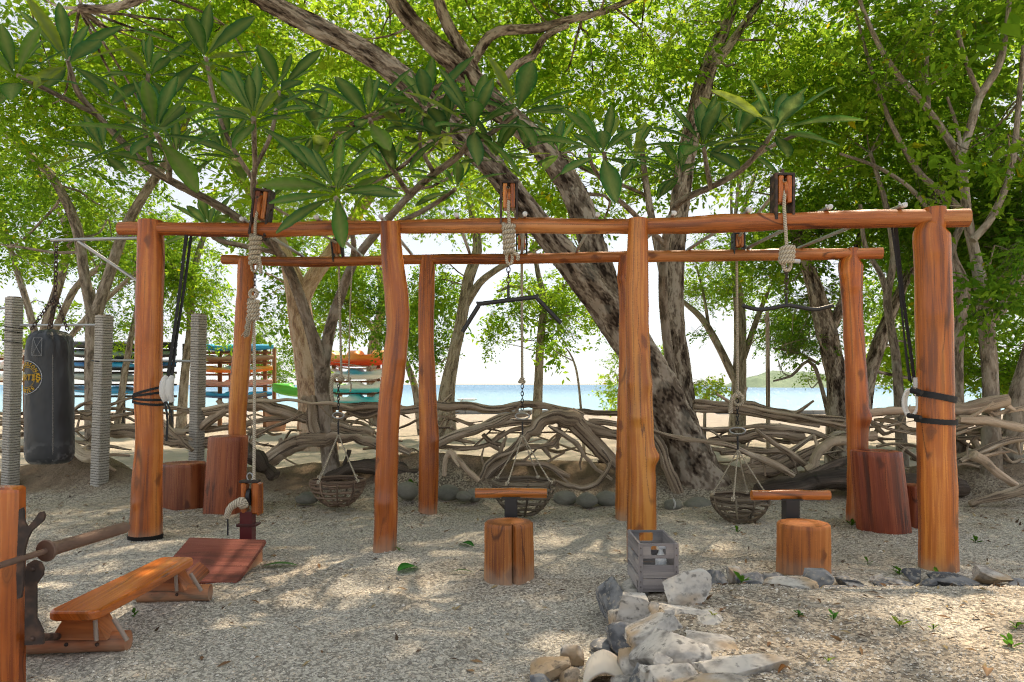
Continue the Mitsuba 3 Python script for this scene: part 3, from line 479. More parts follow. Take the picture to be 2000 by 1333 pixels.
plumeria('plumeria with thin stems hidden behind the great trunk and glossy leaves above the beam', [
    ([(1345, 960, 12, 10.6), (1322, 800, 10, 10.6), (1302, 660, 9, 10.4), (1295, 560, 9, 10.), (1300, 470, 8, 9.2), (1318, 408, 7.5, 8.6), (1345, 385, 7, 8.2), (1390, 365, 6, 7.8), (1440, 338, 6, 7.3), (1480, 300, 5, 6.9), (1512, 255, 4.5, 6.5)], 10),
    ([(1388, 367, 5, 7.8), (1380, 325, 4.5, 7.4), (1374, 285, 4, 7.0)], 7), ([(1300, 480, 6, 9.3), (1240, 420, 5, 8.3), (1192, 370, 5, 7.3), (1180, 300, 4.5, 6.5)], 7), ([(1440, 338, 4, 7.3), (1500, 290, 4, 7.2), (1560, 262, 3.5, 7.)], 7), ([(1192, 372, 4, 7.3), (1160, 330, 4, 7.0), (1150, 300, 3, 6.9)], 7)],
    [(1178, 290, 6.4, (.0, -.4, 1), .48, 13), (1372, 276, 7.0, (-.1, -.2, 1), .48, 12), (1514, 245, 6.5, (.1, -.25, 1), .52, 14), (1090, 290, 7.4, (0, -.2, 1), .42, 10), (1440, 262, 7.1, (.1, -.2, 1), .44, 10), (1240, 300, 7.3, (.1, -.2, 1), .42, 10), (1330, 330, 7.8, (0, -.2, 1), .40, 9)], 73)
# ---------------------------------------------------------------- the timber exercise frame
def rope(g, pts, r=.013, n=8, ds=.05, c=(1, 1, 1)): return g.tube(pts, r, n=n, ds=ds, c=c)
def coil(g, c, R0, h, turns, r, axis=EZ, R1=None):
    th = np.linspace(0, 2 * np.pi * turns, int(14 * turns) + 1); t = th / th[-1]
    axis = nrm(axis); x = nrm(np.cross(axis, EY + .01)); y = np.cross(axis, x); rr = R0 + ((R1 or R0) - R0) * t
    return g.tube(c + h * (t[:, None] - .5) * axis + rr[:, None] * (np.cos(th)[:, None] * x + np.sin(th)[:, None] * y), r, n=7, ds=.04)
def link(c, d, L, w, r, turn):
    d = nrm(d); x = nrm(np.cross(d, EY + .05)); y = np.cross(d, x); s = np.cos(turn) * x + np.sin(turn) * y
    th = np.linspace(0, 2 * np.pi, 15); p = c + (np.sin(th)[:, None] * d * (L / 2) + np.cos(th)[:, None] * s * w / 2)
    return tube(p, r, n=5, ds=.5, cap=False)
def chain(key, a, b, L=.045, w=.026, r=.0042, bsdf='rust_iron', parts=True):
    a, b = np.asarray(a, float), np.asarray(b, float); n = max(2, int(round(np.linalg.norm(b - a) / (L * .76)))); g = G()
    for k in range(n):
        v = link(a + (b - a) * (k + .5) / n, b - a, L, w, r, k % 2 * np.pi / 2)
        if parts: G().add(*v).put(sub(key, 'chain_link'), bsdf)
        else: g.add(*v)
    if not parts: g.put(sub(key, 'chain'), bsdf)

FR = thing('exercise_frame', 'varnished orange log frame of two post rows joined by steel rungs', 'exercise frame')
posts = [
    ([(295, 432, 23), (294, 520, 25), (291, 650, 25), (290, 760, 26), (292, 850, 25.5), (287, 950, 27), (284, 1075, 31)], 7.18, [(268, 985, 8, 6)]),
    ([(761, 436, 19), (766, 500, 21), (774, 580, 23), (777, 640, 22.5), (769, 720, 22), (760, 800, 22), (757, 880, 22), (754, 960, 22), (751, 1098, 23)], 6.68, [(748, 985, 16, 5), (784, 700, 12, 4)]),
    ([(1246, 428, 19), (1245, 500, 21.5), (1244, 600, 23), (1247, 720, 24), (1250, 830, 26), (1253, 940, 27), (1253, 1125, 29)], 6.30, [(1248, 815, 11, 9), (1281, 893, 14, 14), (1268, 750, 13, 5), (1225, 745, 12, 4)]),
    ([(1826, 407, 20), (1825, 440, 21), (1819, 456, 33), (1822, 520, 33), (1824, 600, 33), (1827, 750, 33), (1828, 870, 34), (1832, 1000, 34.5), (1833, 1137, 36)], 5.97, [(1786, 590, 13, 13), (1787, 862, 14, 8), (1826, 490, 16, 6), (1830, 610, 18, 5)]),
    ([(481, 503, 12), (481, 522, 15.5), (476, 640, 17), (467, 760, 17), (463, 850, 17), (461, 1010, 18)], 9.03, []),
    ([(836, 500, 14), (834, 540, 15.5), (832, 640, 15.5), (834, 720, 16), (836, 800, 18), (838, 880, 19), (835, 1020, 19)], 8.67, [(852, 860, 10, 4)]),
    ([(1222, 500, 14), (1222, 545, 15), (1224, 600, 15), (1224, 720, 16), (1223, 830, 18), (1222, 930, 19), (1222, 1036, 20)], 8.31, [(1207, 543, 11, 7)]),
    ([(1664, 486, 12), (1664, 504, 12.5), (1661, 516, 22), (1663, 560, 20), (1666, 620, 19), (1670, 700, 19.5), (1674, 790, 20.5), (1675, 860, 19), (1674, 950, 19), (1674, 1042, 21)], 7.97, [(1645, 535, 12, 6), (1690, 816, 13, 9), (1668, 560, 9, 6)])]
for q, (rows, Z, kn) in enumerate(posts):
    P, r = pix(rows, Z); P[:, 1] += np.linspace(0, .0, len(P))
    K = [(at(x, y, Z - .75 * abs(1 - ((x - 1) and 0)) * .0 - r.mean() * .75), a * Z / F, h * Z / F) for x, y, a, h in kn]
    g = G().tube(P, r, n=40, ds=.035, rough=.010, rs=3.0, seed=q + 2, knots=K, dome=.12)
    g.put(sub(FR, 'post'), 'post_wood')
G().tube([(at(284, 1040, 7.18)[0], 7.18, -.05), (at(284, 1040, 7.18)[0], 7.18, .055)], .158, n=32, ds=.05, rough=.004, c=(.012, .011, .010)).put('exercise_frame__post__base_band', 'matte')
labels['exercise_frame__post_003'] = {'label': 'thickest post with a stepped shoulder under the beam'}
def beam(rows, zfun, seed):
    P, r = pix([(x, y, q, zfun(x)) for x, y, q in rows])
    return G().tube(P, r, n=28, ds=.04, rough=.011, rs=3.4, seed=seed, knots=[(P[k] + [0, -r[k], 0], .06, .007) for k in range(1, len(P) - 1, 2)]).put(sub(FR, 'beam'), 'beam_wood')
FB = [(234, 447, 12.5), (290, 447, 13), (500, 450, 14), (640, 446, 14), (760, 444, 13), (1000, 441, 15), (1240, 443, 15), (1400, 438, 17), (1550, 432, 17), (1700, 428, 18), (1892, 426, 17.5)]
BB = [(435, 507, 8.5), (600, 512, 9.5), (835, 507, 9.5), (1020, 506, 10), (1210, 502, 11), (1450, 499, 11.5), (1665, 496, 11.5), (1723, 495, 12)]
beam(FB, zf, 21); beam(BB, zb, 22)
def byz(B, zfun, X):                                       # beam centre height, depth and radius at world X
    P, r = pix([(x, y, q, zfun(x)) for x, y, q in B]); return np.array([X, np.interp(X, P[:, 0], P[:, 1]), np.interp(X, P[:, 0], P[:, 2])]), np.interp(X, P[:, 0], r)
for x in (479, 622, 747, 893, 1025, 1165, 1312, 1458, 1612, 1755):
    X = (x - CX) * zf(x) / F; a, ra = byz(FB, zf, X); b, rb = byz(BB, zb, X)
    a = a + [0, 0, ra + .016]; b = b + [0, 0, rb + .016]; d = nrm(b - a)
    k = sub(FR, 'rung'); G().tube([a - d * .10, b + d * .08], .0175, n=14, ds=.4).put(k, 'steel')
    c = a - d * .10; G().tube([c - d * .004, c + d * .03], .021, n=14, ds=.1, dome=.4, c=(.62, .62, .62)).put(sub(k, 'cap'), 'paint')
    G().tube([a + [.0, -.015, -.0], a + [0, -.015, .035]], .009, n=8, ds=.1, c=(.6, .6, .6)).put(sub(k, 'bolt'), 'paint')

def pulley(x, ytop, ybot, Z, w, front=True, lean=0.):
    top, bot = at(x, ytop, Z), at(x, ybot, Z); h = top[2] - bot[2]; k = sub(FR, 'pulley'); M = rot(bot, ay=lean); g = G()
    t, dp = .13 * w, .42 * w
    for s in (-1, 1): g.tm(bx(s * (w / 2 - t / 2) - t / 2, s * (w / 2 - t / 2) + t / 2, -dp, dp, 0, h - t, .002), M=M)
    g.tm(bx(-w / 2, w / 2, -dp, dp, h - t + .0006, h + .001, .003), M=M).tm(trimesh.creation.cylinder(.016, .05, sections=10), M=M @ rot([0, 0, h + .02]))
    g.tm(trimesh.creation.cylinder(.010, w * 1.12, sections=8), M=M @ rot([0, 0, h * .60], ay=90)).tm(bx(-w / 2 + t, w / 2 - t, -dp * .7, dp * .7, -.03, .012, .002), M=M)
    g.put(k, 'rust_iron' if front else 'black_iron')
    for s in (-1, 1): one(sub(k, 'cheek'), bx(min(s * .09 * w, s * .33 * w), max(s * .09 * w, s * .33 * w), -dp * 1.12, dp * .9, h * .36, h - t - .004, .006), 'post_wood', 2, M)
    one(sub(k, 'wheel'), trimesh.creation.cylinder(h * .27, .15 * w, sections=24), 'stump_wood', 2, M @ rot([0, 0, h * .62], ay=90))
    return M, h
PU = [(506, 372, 462, zf(506) + .0, .165, 7), (994, 357, 440, zf(994), .16, 0), (1528, 342, 432, zf(1528), .162, 0)]
PB = [(662, 468, 512, zb(662), .13, -6), (1019, 458, 506, zb(1019), .13, 0), (1442, 456, 500, zb(1442), .13, 0)]
WH = [[(lambda M, h, s: (M @ np.array([0, 0, h * .62, 1]))[:3])(*pulley(x, a, b, Z, w, s, ln), s) for x, a, b, Z, w, ln in L] for L, s in ((PU, True), (PB, False))]

# ropes: hanging front end with its knots, the run over both pulleys, the rear drop to the basket
def pulley_rope(i, label, yk, yend, yb):
    x, _, _, Z, _, _ = PU[i]; xb, _, _, Zb, _, _ = PB[i]; k = thing('pulley_rope', label, 'rope'); f, b = WH[0][i], WH[1][i]; rf, rb = .075, .055
    xf = (499, 993, 1532)[i]; xe = (498, 995, 1537)[i]; fz = f[1] - .10
    a = np.array([at(xf, 400, fz)[0], f[1] - rf, f[2]]); e = at(xe, yk, fz)
    th = np.linspace(math.pi, math.pi * .38, 6); arc = [f + [0, .001, 0] + rf * np.array([0, math.cos(q), math.sin(q)]) for q in th]
    arcb = [b + rb * np.array([0, math.cos(q), math.sin(q)]) for q in np.linspace(math.pi * .6, 0, 6)]
    d = at((667, 1020, 1441)[i], yb, b[1] + rb)
    rope(G(), [e, a + [0, -.02, -.12], *arc, *arcb, arcb[-1] + [0, .004, -.1], d], .0145).put(sub(k, 'line'), 'rope_mat')
    return k, e, d, fz
def knot(k, c, R0, h, turns, r, axis=EZ, R1=None, name='knot'): return coil(G(), c, R0, h, turns, r, axis, R1).put(sub(k, name), 'rope_mat')

k1, e1, d1, z1 = pulley_rope(0, 'white rope with two wound knots and a frayed tail at the left pulley', 470, 0, 740)
knot(k1, at(498, 488, z1), .037, .26, 6, .021, nrm([.03, 0, 1]), .043); G().tube([at(505, 500, z1 - .03), at(509, 522, z1 - .03), at(509, 535, z1 - .03)], .016, n=8).put(sub(k1, 'rope_end'), 'rope_mat')
G().tube(ring_pts(at(497, 520, z1), .030, 14, EY, .05), .012, n=7, cap=False).put(sub(k1, 'eye'), 'rope_mat')
chain(k1, at(498, 528, z1), at(497, 572, z1))
G().tube(ring_pts(at(495, 574, z1), .036, 14, nrm([.5, 1, 0]), .045), .017, n=7, cap=False).put(sub(k1, 'eye'), 'rope_mat')
knot(k1, at(495, 606, z1), .040, .19, 5, .021)
g = G()
for q in range(16): g.tube([at(487, 620, z1 - .05) + R.normal(size=3) * .012, at(484, 640, z1 - .06) + R.normal(size=3) * .014, at(479 + R.uniform(-6, 6), 657, z1 - .06) + R.normal(size=3) * .012], .004, n=5)
g.put(sub(k1, 'frayed_tail'), 'rope_mat')
rope(G(), [at(496, 622, z1), at(497, 760, z1 - .15), at(496, 938, 6.55)], .0145).put(sub(k1, 'line'), 'rope_mat')
k2, e2, d2, z2 = pulley_rope(1, 'white rope wound into a long knot at the middle pulley', 440, 0, 745)
knot(k2, at(994, 466, z2), .036, .25, 6, .021, nrm([-.02, 0, 1]), .045); G().tube(ring_pts(at(995, 505, z2), .026, 14, EY, .05), .014, n=7, cap=False).put(sub(k2, 'eye'), 'rope_mat'); G().tube([at(1002, 492, z2 - .03), at(1012, 500, z2 - .02), at(1011, 508, z2)], .017, n=8).put(sub(k2, 'rope_end'), 'rope_mat')
k3, e3, d3, z3 = pulley_rope(2, 'white rope ending in a compact knot at the right pulley', 488, 0, 772)
knot(k3, at(1537, 499, z3), .045, .12, 3.4, .023, nrm([.1, 0, 1])); G().tube(ring_pts(at(1537, 518, z3), .03, 14, EY, .045), .016, n=7, cap=False).put(sub(k3, 'eye'), 'rope_mat')
G().tube([at(1548, 510, z3 - .02), at(1562, 511, z3 - .02)], .018, n=10, c=(.5, .5, .5)).put(sub(k3, 'rope_end'), 'paint')
for kk, d, s in ((k1, d1, 1), (k2, d2, 1), (k3, d3, 1)):
    knot(kk, d + [0, 0, .0], .024, .05, 2.3, .017, nrm([.6, .2, 1]))
G().tube([d1 + [0, 0, .02], d1 + [-.07, 0, .04], d1 + [-.11, -.01, -.02], d1 + [-.12, -.01, -.18], d1 + [-.10, 0, -.27]], .022, n=9).put(sub(k1, 'rope_end'), 'rope_mat')
G().tube([d3 + [0, -.02, .02], d3 + [-.07, -.03, -.03], d3 + [-.085, -.02, -.12], d3 + [-.085, -.02, -.2]], [.018, .02, .02, .026], n=9).put(sub(k3, 'rope_end'), 'rope_mat')
G().tube(ring_pts(d3 + [0, -.02, -.05], .05, 14, nrm([.4, 1, .2]), .06), .018, n=8, cap=False).put(sub(k3, 'knot'), 'rope_mat')
k = thing('hanging_cord', 'thin cord hanging beside the left basket rope', 'rope')
rope(G(), [at(688, 520, zb(688)), at(684, 600, 8.8), at(681, 738, 8.8)], .009).put(sub(k, 'line'), 'rope_mat'); knot(k, at(681, 741, 8.8), .018, .03, 2, .012); G().tube([at(681, 744, 8.8), at(686, 752, 8.8), at(684, 766, 8.8)], .010, n=6).put(sub(k, 'rope_end'), 'rope_mat')

def pull_bar(label, rows, Z, ch, cat='pull-down bar'):
    k = thing('pull_down_bar', label, cat); P, r = pix(rows, Z); G().tube(P, r, n=12, ds=.03 if len(rows) > 5 else .6).put(sub(k, 'bar'), 'black_iron')
    x, y0, y1, ys = ch; chain(k, at(x, y0, Z), at(x, y1, Z), L=.055, w=.03, r=.005); G().tube([at(x, y1 - 4, Z), at(x, ys, Z)], .012, n=8).put(sub(k, 'stem'), 'black_iron')
pull_bar('black angled bar with two bent down ends hanging at the middle pulley', [(903, 649, 4.3), (936, 596, 4.3), (938, 594, 4.3), (1045, 581, 4.3), (1048, 582, 4.3), (1096, 632, 4.3)], z2 - .0, (993, 522, 562, 588))
pull_bar('black wavy curved bar hanging at the right pulley', [(1450, 597, 4), (1465, 602, 4), (1485, 605, 4), (1510, 602, 4), (1536, 597, 4), (1560, 600, 4), (1590, 605, 4), (1612, 601, 4), (1627, 597, 4)], z3, (1536, 524, 585, 596))

def basket(label, x, ytop, ybot, rx, Z, hang, yhang, tilt=0., steep=.30):
    """Woven vine basket: rim, hoops and ribs, hung by cords from a chain."""
    k = thing('weight_basket', label, 'basket'); rng = np.random.default_rng(int(x)); c = at(x, ytop, Z); h = (ybot - ytop) * Z / F; r0 = rx * Z / F
    tl = nrm([0, -tilt, 1]); prof = lambda t: r0 * (1 - .55 * t ** 2.2)
    for q, t in enumerate((0, .22, .45, .66, .85, 1.)):
        n = 22; p = ring_pts(c + [0, 0, -h * t], prof(t), n, tl); p += rng.normal(size=p.shape) * .006; p[-1] = p[0]
        G().tube(p, (.019 if q == 0 else .0145), n=7, ds=.06, rough=.004, rs=20, cap=False, seed=q).put(sub(k, 'rim' if q == 0 else 'hoop'), 'vine_wood')
        if q == 0: G().tube(p + [.0, 0, -.028], .012, n=7, ds=.06, rough=.003, rs=20, cap=False, seed=9).put(sub(k, 'hoop'), 'vine_wood')
    for q in range(9):
        a = 2 * math.pi * q / 9 + rng.uniform(-.1, .1); t = np.linspace(-.04, 1.05, 7); rr = np.array([prof(max(0, u)) + .01 for u in t])
        P = np.stack([c[0] + rr * math.cos(a), c[1] + rr * math.sin(a), c[2] - h * t], 1); P = np.vstack([P, [[c[0] + .12 * r0 * math.cos(a), c[1] + .12 * r0 * math.sin(a), c[2] - h * 1.1]]])
        G().tube(P, .012, n=6, ds=.06, rough=.003, rs=20).put(sub(k, 'rib'), 'vine_wood')
    top = at(hang, yhang, Z); mid = top * .42 + c * .58; mid[:2] = top[:2] * .8 + c[:2] * .2; mid[2] = c[2] + (top[2] - c[2]) * .48
    chain(k, top, top * .5 + mid * .5, L=.05, w=.028, r=.005, bsdf='black_iron'); m2 = top * .5 + mid * .5
    G().tube(ring_pts(m2 + [0, 0, -.07], .035, 16, nrm([.5, 1, 0]), .085), .009, n=7, cap=False).put(sub(k, 'shackle'), 'steel')
    G().tube([m2 + [0, 0, -.13], mid], .011, n=6).put(sub(k, 'hanger'), 'black_iron')
    for q in range(4):
        a = math.pi * (.25 + .5 * q) + .25; e = c + [r0 * math.cos(a), r0 * math.sin(a), .01]; m = (mid * .35 + e * .65) + [0, 0, -.01]
        G().tube([mid, m, e], [.008, .008, .011], n=6).put(sub(k, 'cord'), 'rope_mat'); coil(G(), e, .017, .03, 2, .009).put(sub(k, 'lashing'), 'rope_mat')
    return k
basket('woven vine basket hanging low at the left behind the second post', 660, 938, 984, 51, 8.85, 661, 752)
basket('wide vine basket hanging behind the left log seat', 1022, 940, 1000, 60, 8.25, 1020, 752)
basket('woven vine basket at the foot of the great leaning trunk', 1446, 970, 1016, 54, 8.2, 1440, 780)

# side bracket and punching bag
BZ = 7.2
G().tube([at(100, 470, BZ), at(272, 465, BZ)], .017, n=12, ds=.3).put(sub(FR, 'bracket'), 'steel')
G().tube([at(153, 472, BZ), at(268, 549, BZ)], .016, n=12, ds=.3).put(sub(FR, 'brace'), 'steel')
bag = thing('punching_bag', 'heavy black punching bag with a round gold emblem hung from a steel bracket', 'punching bag')
c = at(97, 645, BZ); zb0, zb1 = at(97, 907, BZ)[2], at(97, 648, BZ)[2]; r0 = 42 * BZ / F; hh = zb1 - zb0
th = np.linspace(0, 2 * np.pi, 73) + np.pi / 2; zz = np.concatenate([np.linspace(0, .08, 10), np.linspace(.1, .92, 40), np.linspace(.93, 1.02, 10)])
rp = np.interp(zz, [0, .004, .02, .05, .09, .5, .86, .93, .97, 1.0, 1.02], [.0, .70, .88, .97, 1.01, 1.0, .95, .90, .80, .56, 0]) * r0
V = np.stack([c[0] + rp[:, None] * np.cos(th), BZ + rp[:, None] * np.sin(th), np.broadcast_to((zb0 + zz * hh)[:, None], (len(zz), 73))], -1)
wr = (meshkit.fbm(np.stack([np.cos(th)[None] * 5 + zz[:, None] * 5, np.sin(th)[None] * 5 + 0 * zz[:, None], 0 * zz[:, None] + 2 * zz[:, None] + 0 * th], -1), 3, 5) - .5) * .05 * (.25 + sst(.6, .98, zz))[:, None]
V[..., 0] += wr * np.cos(th); V[..., 1] += wr * np.sin(th)
i, j = np.meshgrid(np.arange(len(zz) - 1), np.arange(72), indexing='ij'); kq = i * 73 + j; q = np.stack([kq, kq + 1, kq + 74, kq + 73], -1).reshape(-1, 4)
G().add(V.reshape(-1, 3), np.vstack([q[:, [0, 1, 2]], q[:, [0, 2, 3]]]), np.stack([np.broadcast_to(th * r0, V.shape[:2]), np.broadcast_to((zz * hh)[:, None], V.shape[:2])], -1).reshape(-1, 2)).put(sub(bag, 'body'), 'bag_vinyl')
def on_bag(P, a0, z0, lift):                               # a flat drawing (metres) laid round the bag
    P = np.asarray(P, float); R1 = np.interp((z0 + P[:, 1] - zb0) / hh, zz, rp) + lift + (P[:, 2] if P.shape[1] > 2 else 0); a = -np.pi / 2 + a0 + P[:, 0] / r0
    return np.stack([c[0] + R1 * np.cos(a), BZ + R1 * np.sin(a), z0 + P[:, 1]], 1)
EA, EZZ, GOLD, SIL = -.50, at(77, 738, BZ)[2], (.50, .30, .02), (.38, .40, .42)
for nm, rad, wd, cl in (('emblem_ring', .158, .006, SIL), ('emblem_ring', .098, .004, GOLD)):
    t2 = np.linspace(0, 2 * np.pi, 65); P = np.vstack([np.stack([(rad + s * wd) * np.cos(t2), (rad + s * wd) * np.sin(t2)], 1) for s in (-.5, .5)])
    f = np.vstack([[[i, i + 1, 65 + i + 1], [i, 65 + i + 1, 65 + i]] for i in range(64)]); G().add(on_bag(P, EA, EZZ, .009), f[:, ::-1], None, cl).put(sub(bag, nm), 'matte')
def bag_text(txt, h, where, a_mid=0, rad=0, inv=False):
    g = G(); ms = [meshkit.text_mesh(ch, h, .002, True) if ch != ' ' else None for ch in txt]; w = [h * .45 if m is None else m.bounds[1, 0] + h * .10 for m in ms]; tot = sum(w); x = -tot / 2
    for m, ww in zip(ms, w):
        if m is not None:
            v = np.array(m.subdivide().vertices) if False else np.array(m.vertices)
            if rad:
                rr = rad; a = (x + ww / 2) / rr; v = v - [ww / 2, 0 if not inv else h, 0]
                a = a_mid - a if not inv else a_mid + a; o = np.array([math.cos(a), math.sin(a)]); tx = np.array([math.sin(a), -math.cos(a)]) * (1 if not inv else -1); ty = o * (1 if not inv else -1)
                p = o * rr + v[:, :1] * tx + v[:, 1:2] * ty
            else: p = v[:, :2] + [x, -h / 2]
            g.add(on_bag(np.column_stack([p, v[:, 2]]), EA, EZZ, .009), m.faces, None, GOLD)
        x += ww
    g.put(sub(bag, 'lettering'), 'matte', False)
bag_text('FORTIS', .055, 0); bag_text('PROFESSIONAL', .033, 0, math.pi / 2, .110); bag_text('SERIES', .033, 0, -math.pi / 2, .112, True)
st = np.array([[(.5 if k % 2 else 1) * .016 * math.sin(k * math.pi / 5), (.5 if k % 2 else 1) * .016 * math.cos(k * math.pi / 5)] for k in range(10)] + [[0, 0]])
for s in (-.3, math.pi + .3): G().add(on_bag(st + .128 * np.array([math.cos(s), math.sin(s)]), EA, EZZ, .009), [[10, (k + 1) % 10, k] for k in range(10)], None, GOLD).put(sub(bag, 'emblem_star'), 'matte')
sq = np.array([[-.045, -.085], [.045, -.085], [.045, .085], [-.045, .085]]); g = G()
for a, b in ((0, 1), (1, 2), (2, 3), (3, 0), (0, 2), (1, 3)): g.tube(on_bag(np.linspace(sq[a], sq[b], 5), .02, at(97, 680, BZ)[2], .010), .0022, n=5, ds=.05, c=(.25, .26, .27))
g.put(sub(bag, 'stitched_patch'), 'matte'); G().tube(on_bag(np.stack([np.full(12, 0), np.linspace(-.60, .48, 12)], 1), .68, (zb0 + zb1) / 2 - .0, .002), .003, n=5, c=(.22, .21, .19)).put(sub(bag, 'seam'), 'matte')
kt = at(108, 578, BZ); chain(bag, at(110, 474, BZ), kt, L=.06, w=.034, r=.006)
for a in range(4): e = np.array([c[0] + .72 * r0 * math.cos(a * 1.571 + .5), BZ + .72 * r0 * math.sin(a * 1.571 + .5), zb1 + .015]); chain(bag, kt, e, L=.05, w=.03, r=.005)

# suspension straps tied to the two outer front posts
def band(k, x, y, Z, rp_, tilt, w=.028, name='band'):
    p = ring_pts(at(x, y, Z), rp_, 33, nrm([tilt, -.05, 1])); d = nrm([tilt, -.05, 1]) * w / 2; o = nrm(p - at(x, y, Z)) * .005
    v = np.vstack([p - d, p - d + o, p + d + o, p + d]); n = 33; f = []
    for a in range(3):
        for i in range(n - 1): f += [[a * n + i, a * n + i + 1, (a + 1) * n + i + 1], [a * n + i, (a + 1) * n + i + 1, (a + 1) * n + i]]
    G().add(v, f).put(sub(k, name), 'web_strap')
def web(k, pts, w, name='strap'):
    P = spline(pts, .08); t = nrm(np.gradient(P, axis=0)); s = nrm(np.cross(t, EY)) * w / 2; o = np.array([0, .0025, 0]); n = len(P)
    v = np.vstack([P - s - o, P + s - o, P + s + o, P - s + o]); f = []
    for a in range(4):
        for i in range(n - 1): b = (a + 1) % 4; f += [[a * n + i, b * n + i, b * n + i + 1], [a * n + i, b * n + i + 1, a * n + i + 1]]
    G().add(v, f).put(sub(k, name), 'web_strap', False)
s1 = thing('suspension_strap', 'black suspension trainer straps tied round the far left front post', 'strap')
web(s1, [at(364, 455, 7.1), at(352, 560, 7.08), at(336, 680, 7.05), at(327, 742, 7.05)], .030); web(s1, [at(374, 455, 7.15), at(360, 560, 7.1), at(345, 660, 7.08), at(335, 745, 7.05)], .026)
web(s1, [at(368, 455, 7.2), at(357, 520, 7.2), at(340, 640, 7.12), at(331, 742, 7.1)], .012)
for x, dx in ((322, -3), (334, 4)): G().tube([at(x + 3, 735, 7.02), at(x - 2, 748, 7.0), at(x - 3, 770, 7.0), at(x + 2, 785, 7.02)], [.022, .036, .036, .024], n=12).put(sub(s1, 'handle'), 'white_rubber')
for x, y, r_, tl in ((291, 770, .142, -.12), (291, 779, .144, .06), (291, 787, .143, .12), (291, 764, .14, -.28)): band(s1, x, y, 7.18, r_, tl, .022)
web(s1, [at(322, 785, 6.98), at(327, 820, 6.98), at(325, 862, 7.0)], .02, 'loose_end'); web(s1, [at(325, 785, 6.98), at(334, 805, 6.98), at(337, 826, 6.98)], .016, 'loose_end')
s2 = thing('suspension_strap', 'black suspension trainer straps tied round the far right front post', 'strap')
web(s2, [at(1742, 445, 6.1), at(1757, 560, 6.08), at(1768, 680, 6.05), at(1776, 745, 6.03)], .014); web(s2, [at(1750, 445, 6.15), at(1764, 580, 6.1), at(1779, 690, 6.05), at(1786, 745, 6.03)], .026); web(s2, [at(1747, 445, 6.12), at(1760, 600, 6.1), at(1772, 700, 6.06), at(1780, 748, 6.05)], .012)
G().tube([at(1789, 738, 6.0), at(1789, 758, 6.0)], .022, n=10, c=(.5, .5, .5)).put(sub(s2, 'buckle'), 'paint')
for dx in (0, 5): G().tube(ring_pts(at(1778 + dx, 787, 6.0 + dx * .006), .052, 24, nrm([.35, 1, 0]), .108), .013, n=9, cap=False).put(sub(s2, 'ring_handle'), 'white_rubber')
G().tube([at(1782, 762, 5.9), at(1800, 768, 5.82)], [.03, .02], n=8).put(sub(s2, 'band'), 'web_strap'); band(s2, 1827, 775, 5.97, .149, .20, .05); band(s2, 1828, 822, 5.97, .151, .06, .042); G().tube([at(1774, 812, 5.95), at(1798, 816, 5.83)], [.02, .016], n=8).put(sub(s2, 'knot'), 'web_strap')

# ---------------------------------------------------------------- log seats, stumps, knee bars
def stump(name, label, cat, x, Zc, z1, r0, r1, bsdf, group=None, notch=None, lean=(0, 0), seed=0, flute=.03, bevel=.012):
    k = thing(name, label, cat, group); rng = np.random.default_rng(seed); n = 96; th = np.linspace(0, 2 * np.pi, n, endpoint=False) + np.pi / 2; o = at(x, HY, Zc); o[2] = float(zg(o[0], Zc)) - .05
    f0 = 1 + flute * 2 * (meshkit.fbm(np.stack([np.cos(th) * 1.6 + seed, np.sin(th) * 1.6, 0 * th], -1), 4, seed) - .5) * 2; H = z1 - o[2]; m = 14
    if notch is not None:
        dist = np.abs((th - notch + np.pi) % (2 * np.pi) - np.pi); f0 = f0 * (1 - .55 * np.clip(1 - dist / .05, 0, 1))
    lay = [(t * H, r0 + (r1 - r0) * t, 0) for t in np.linspace(0, 1, m)]; lay[-1] = (H - bevel, r1, 0); lay.append((H, r1 - bevel, 0))
    V = np.array([np.stack([o[0] + lean[0] * z / H + r * f0 * np.cos(th) * (1 + .01 * np.sin(z * 9 + th * 3)), o[1] + lean[1] * z / H + r * f0 * np.sin(th), np.full(n, o[2] + z)], 1) for z, r, _ in lay]); V = np.concatenate([V, V[:, :1]], 1)
    i, j = np.meshgrid(np.arange(len(lay) - 1), np.arange(n), indexing='ij'); kq = i * (n + 1) + j; q = np.stack([kq, kq + 1, kq + n + 2, kq + n + 1], -1).reshape(-1, 4)
    uv = np.stack([np.broadcast_to(np.append(th, th[0] + 2 * np.pi) * r0, V.shape[:2]), V[..., 2]], -1) + rng.uniform(0, 40, 2)
    g = G().add(V.reshape(-1, 3), np.vstack([q[:, [0, 1, 2]], q[:, [0, 2, 3]]]), uv.reshape(-1, 2)); g.put(sub(k, 'trunk'), bsdf)
    tp = V[-1, :-1]; vv, ff = trimesh.creation.triangulate_polygon(Polygon(tp[:, :2]), engine='earcut'); ce = tp[:, :2].mean(0)
    rr = [1, .8, .6, .4, .2]; VV = np.vstack([np.column_stack([ce + (tp[:, :2] - ce) * (s if s < 1 else 1), np.full(n, tp[0, 2]) + .012 * (1 - s) ** .7]) for s in rr] + [[*ce, tp[0, 2] + .012]])
    ff = [[a * n + i, a * n + (i + 1) % n, (a + 1) * n + (i + 1) % n] for a in range(4) for i in range(n)] + [[a * n + i, (a + 1) * n + (i + 1) % n, (a + 1) * n + i] for a in range(4) for i in range(n)] + [[4 * n + i, 4 * n + (i + 1) % n, 5 * n] for i in range(n)]
    rad = np.linalg.norm(VV[:, :2] - ce, axis=1); G().add(VV, ff, np.stack([rad * 1.3 + .02 * np.sin(np.arctan2(VV[:, 1], VV[:, 0]) * 3), np.full(len(VV), 7.3)], 1) + rng.uniform(0, 40, 2)).put(sub(k, 'sawn_top'), bsdf)
    return k
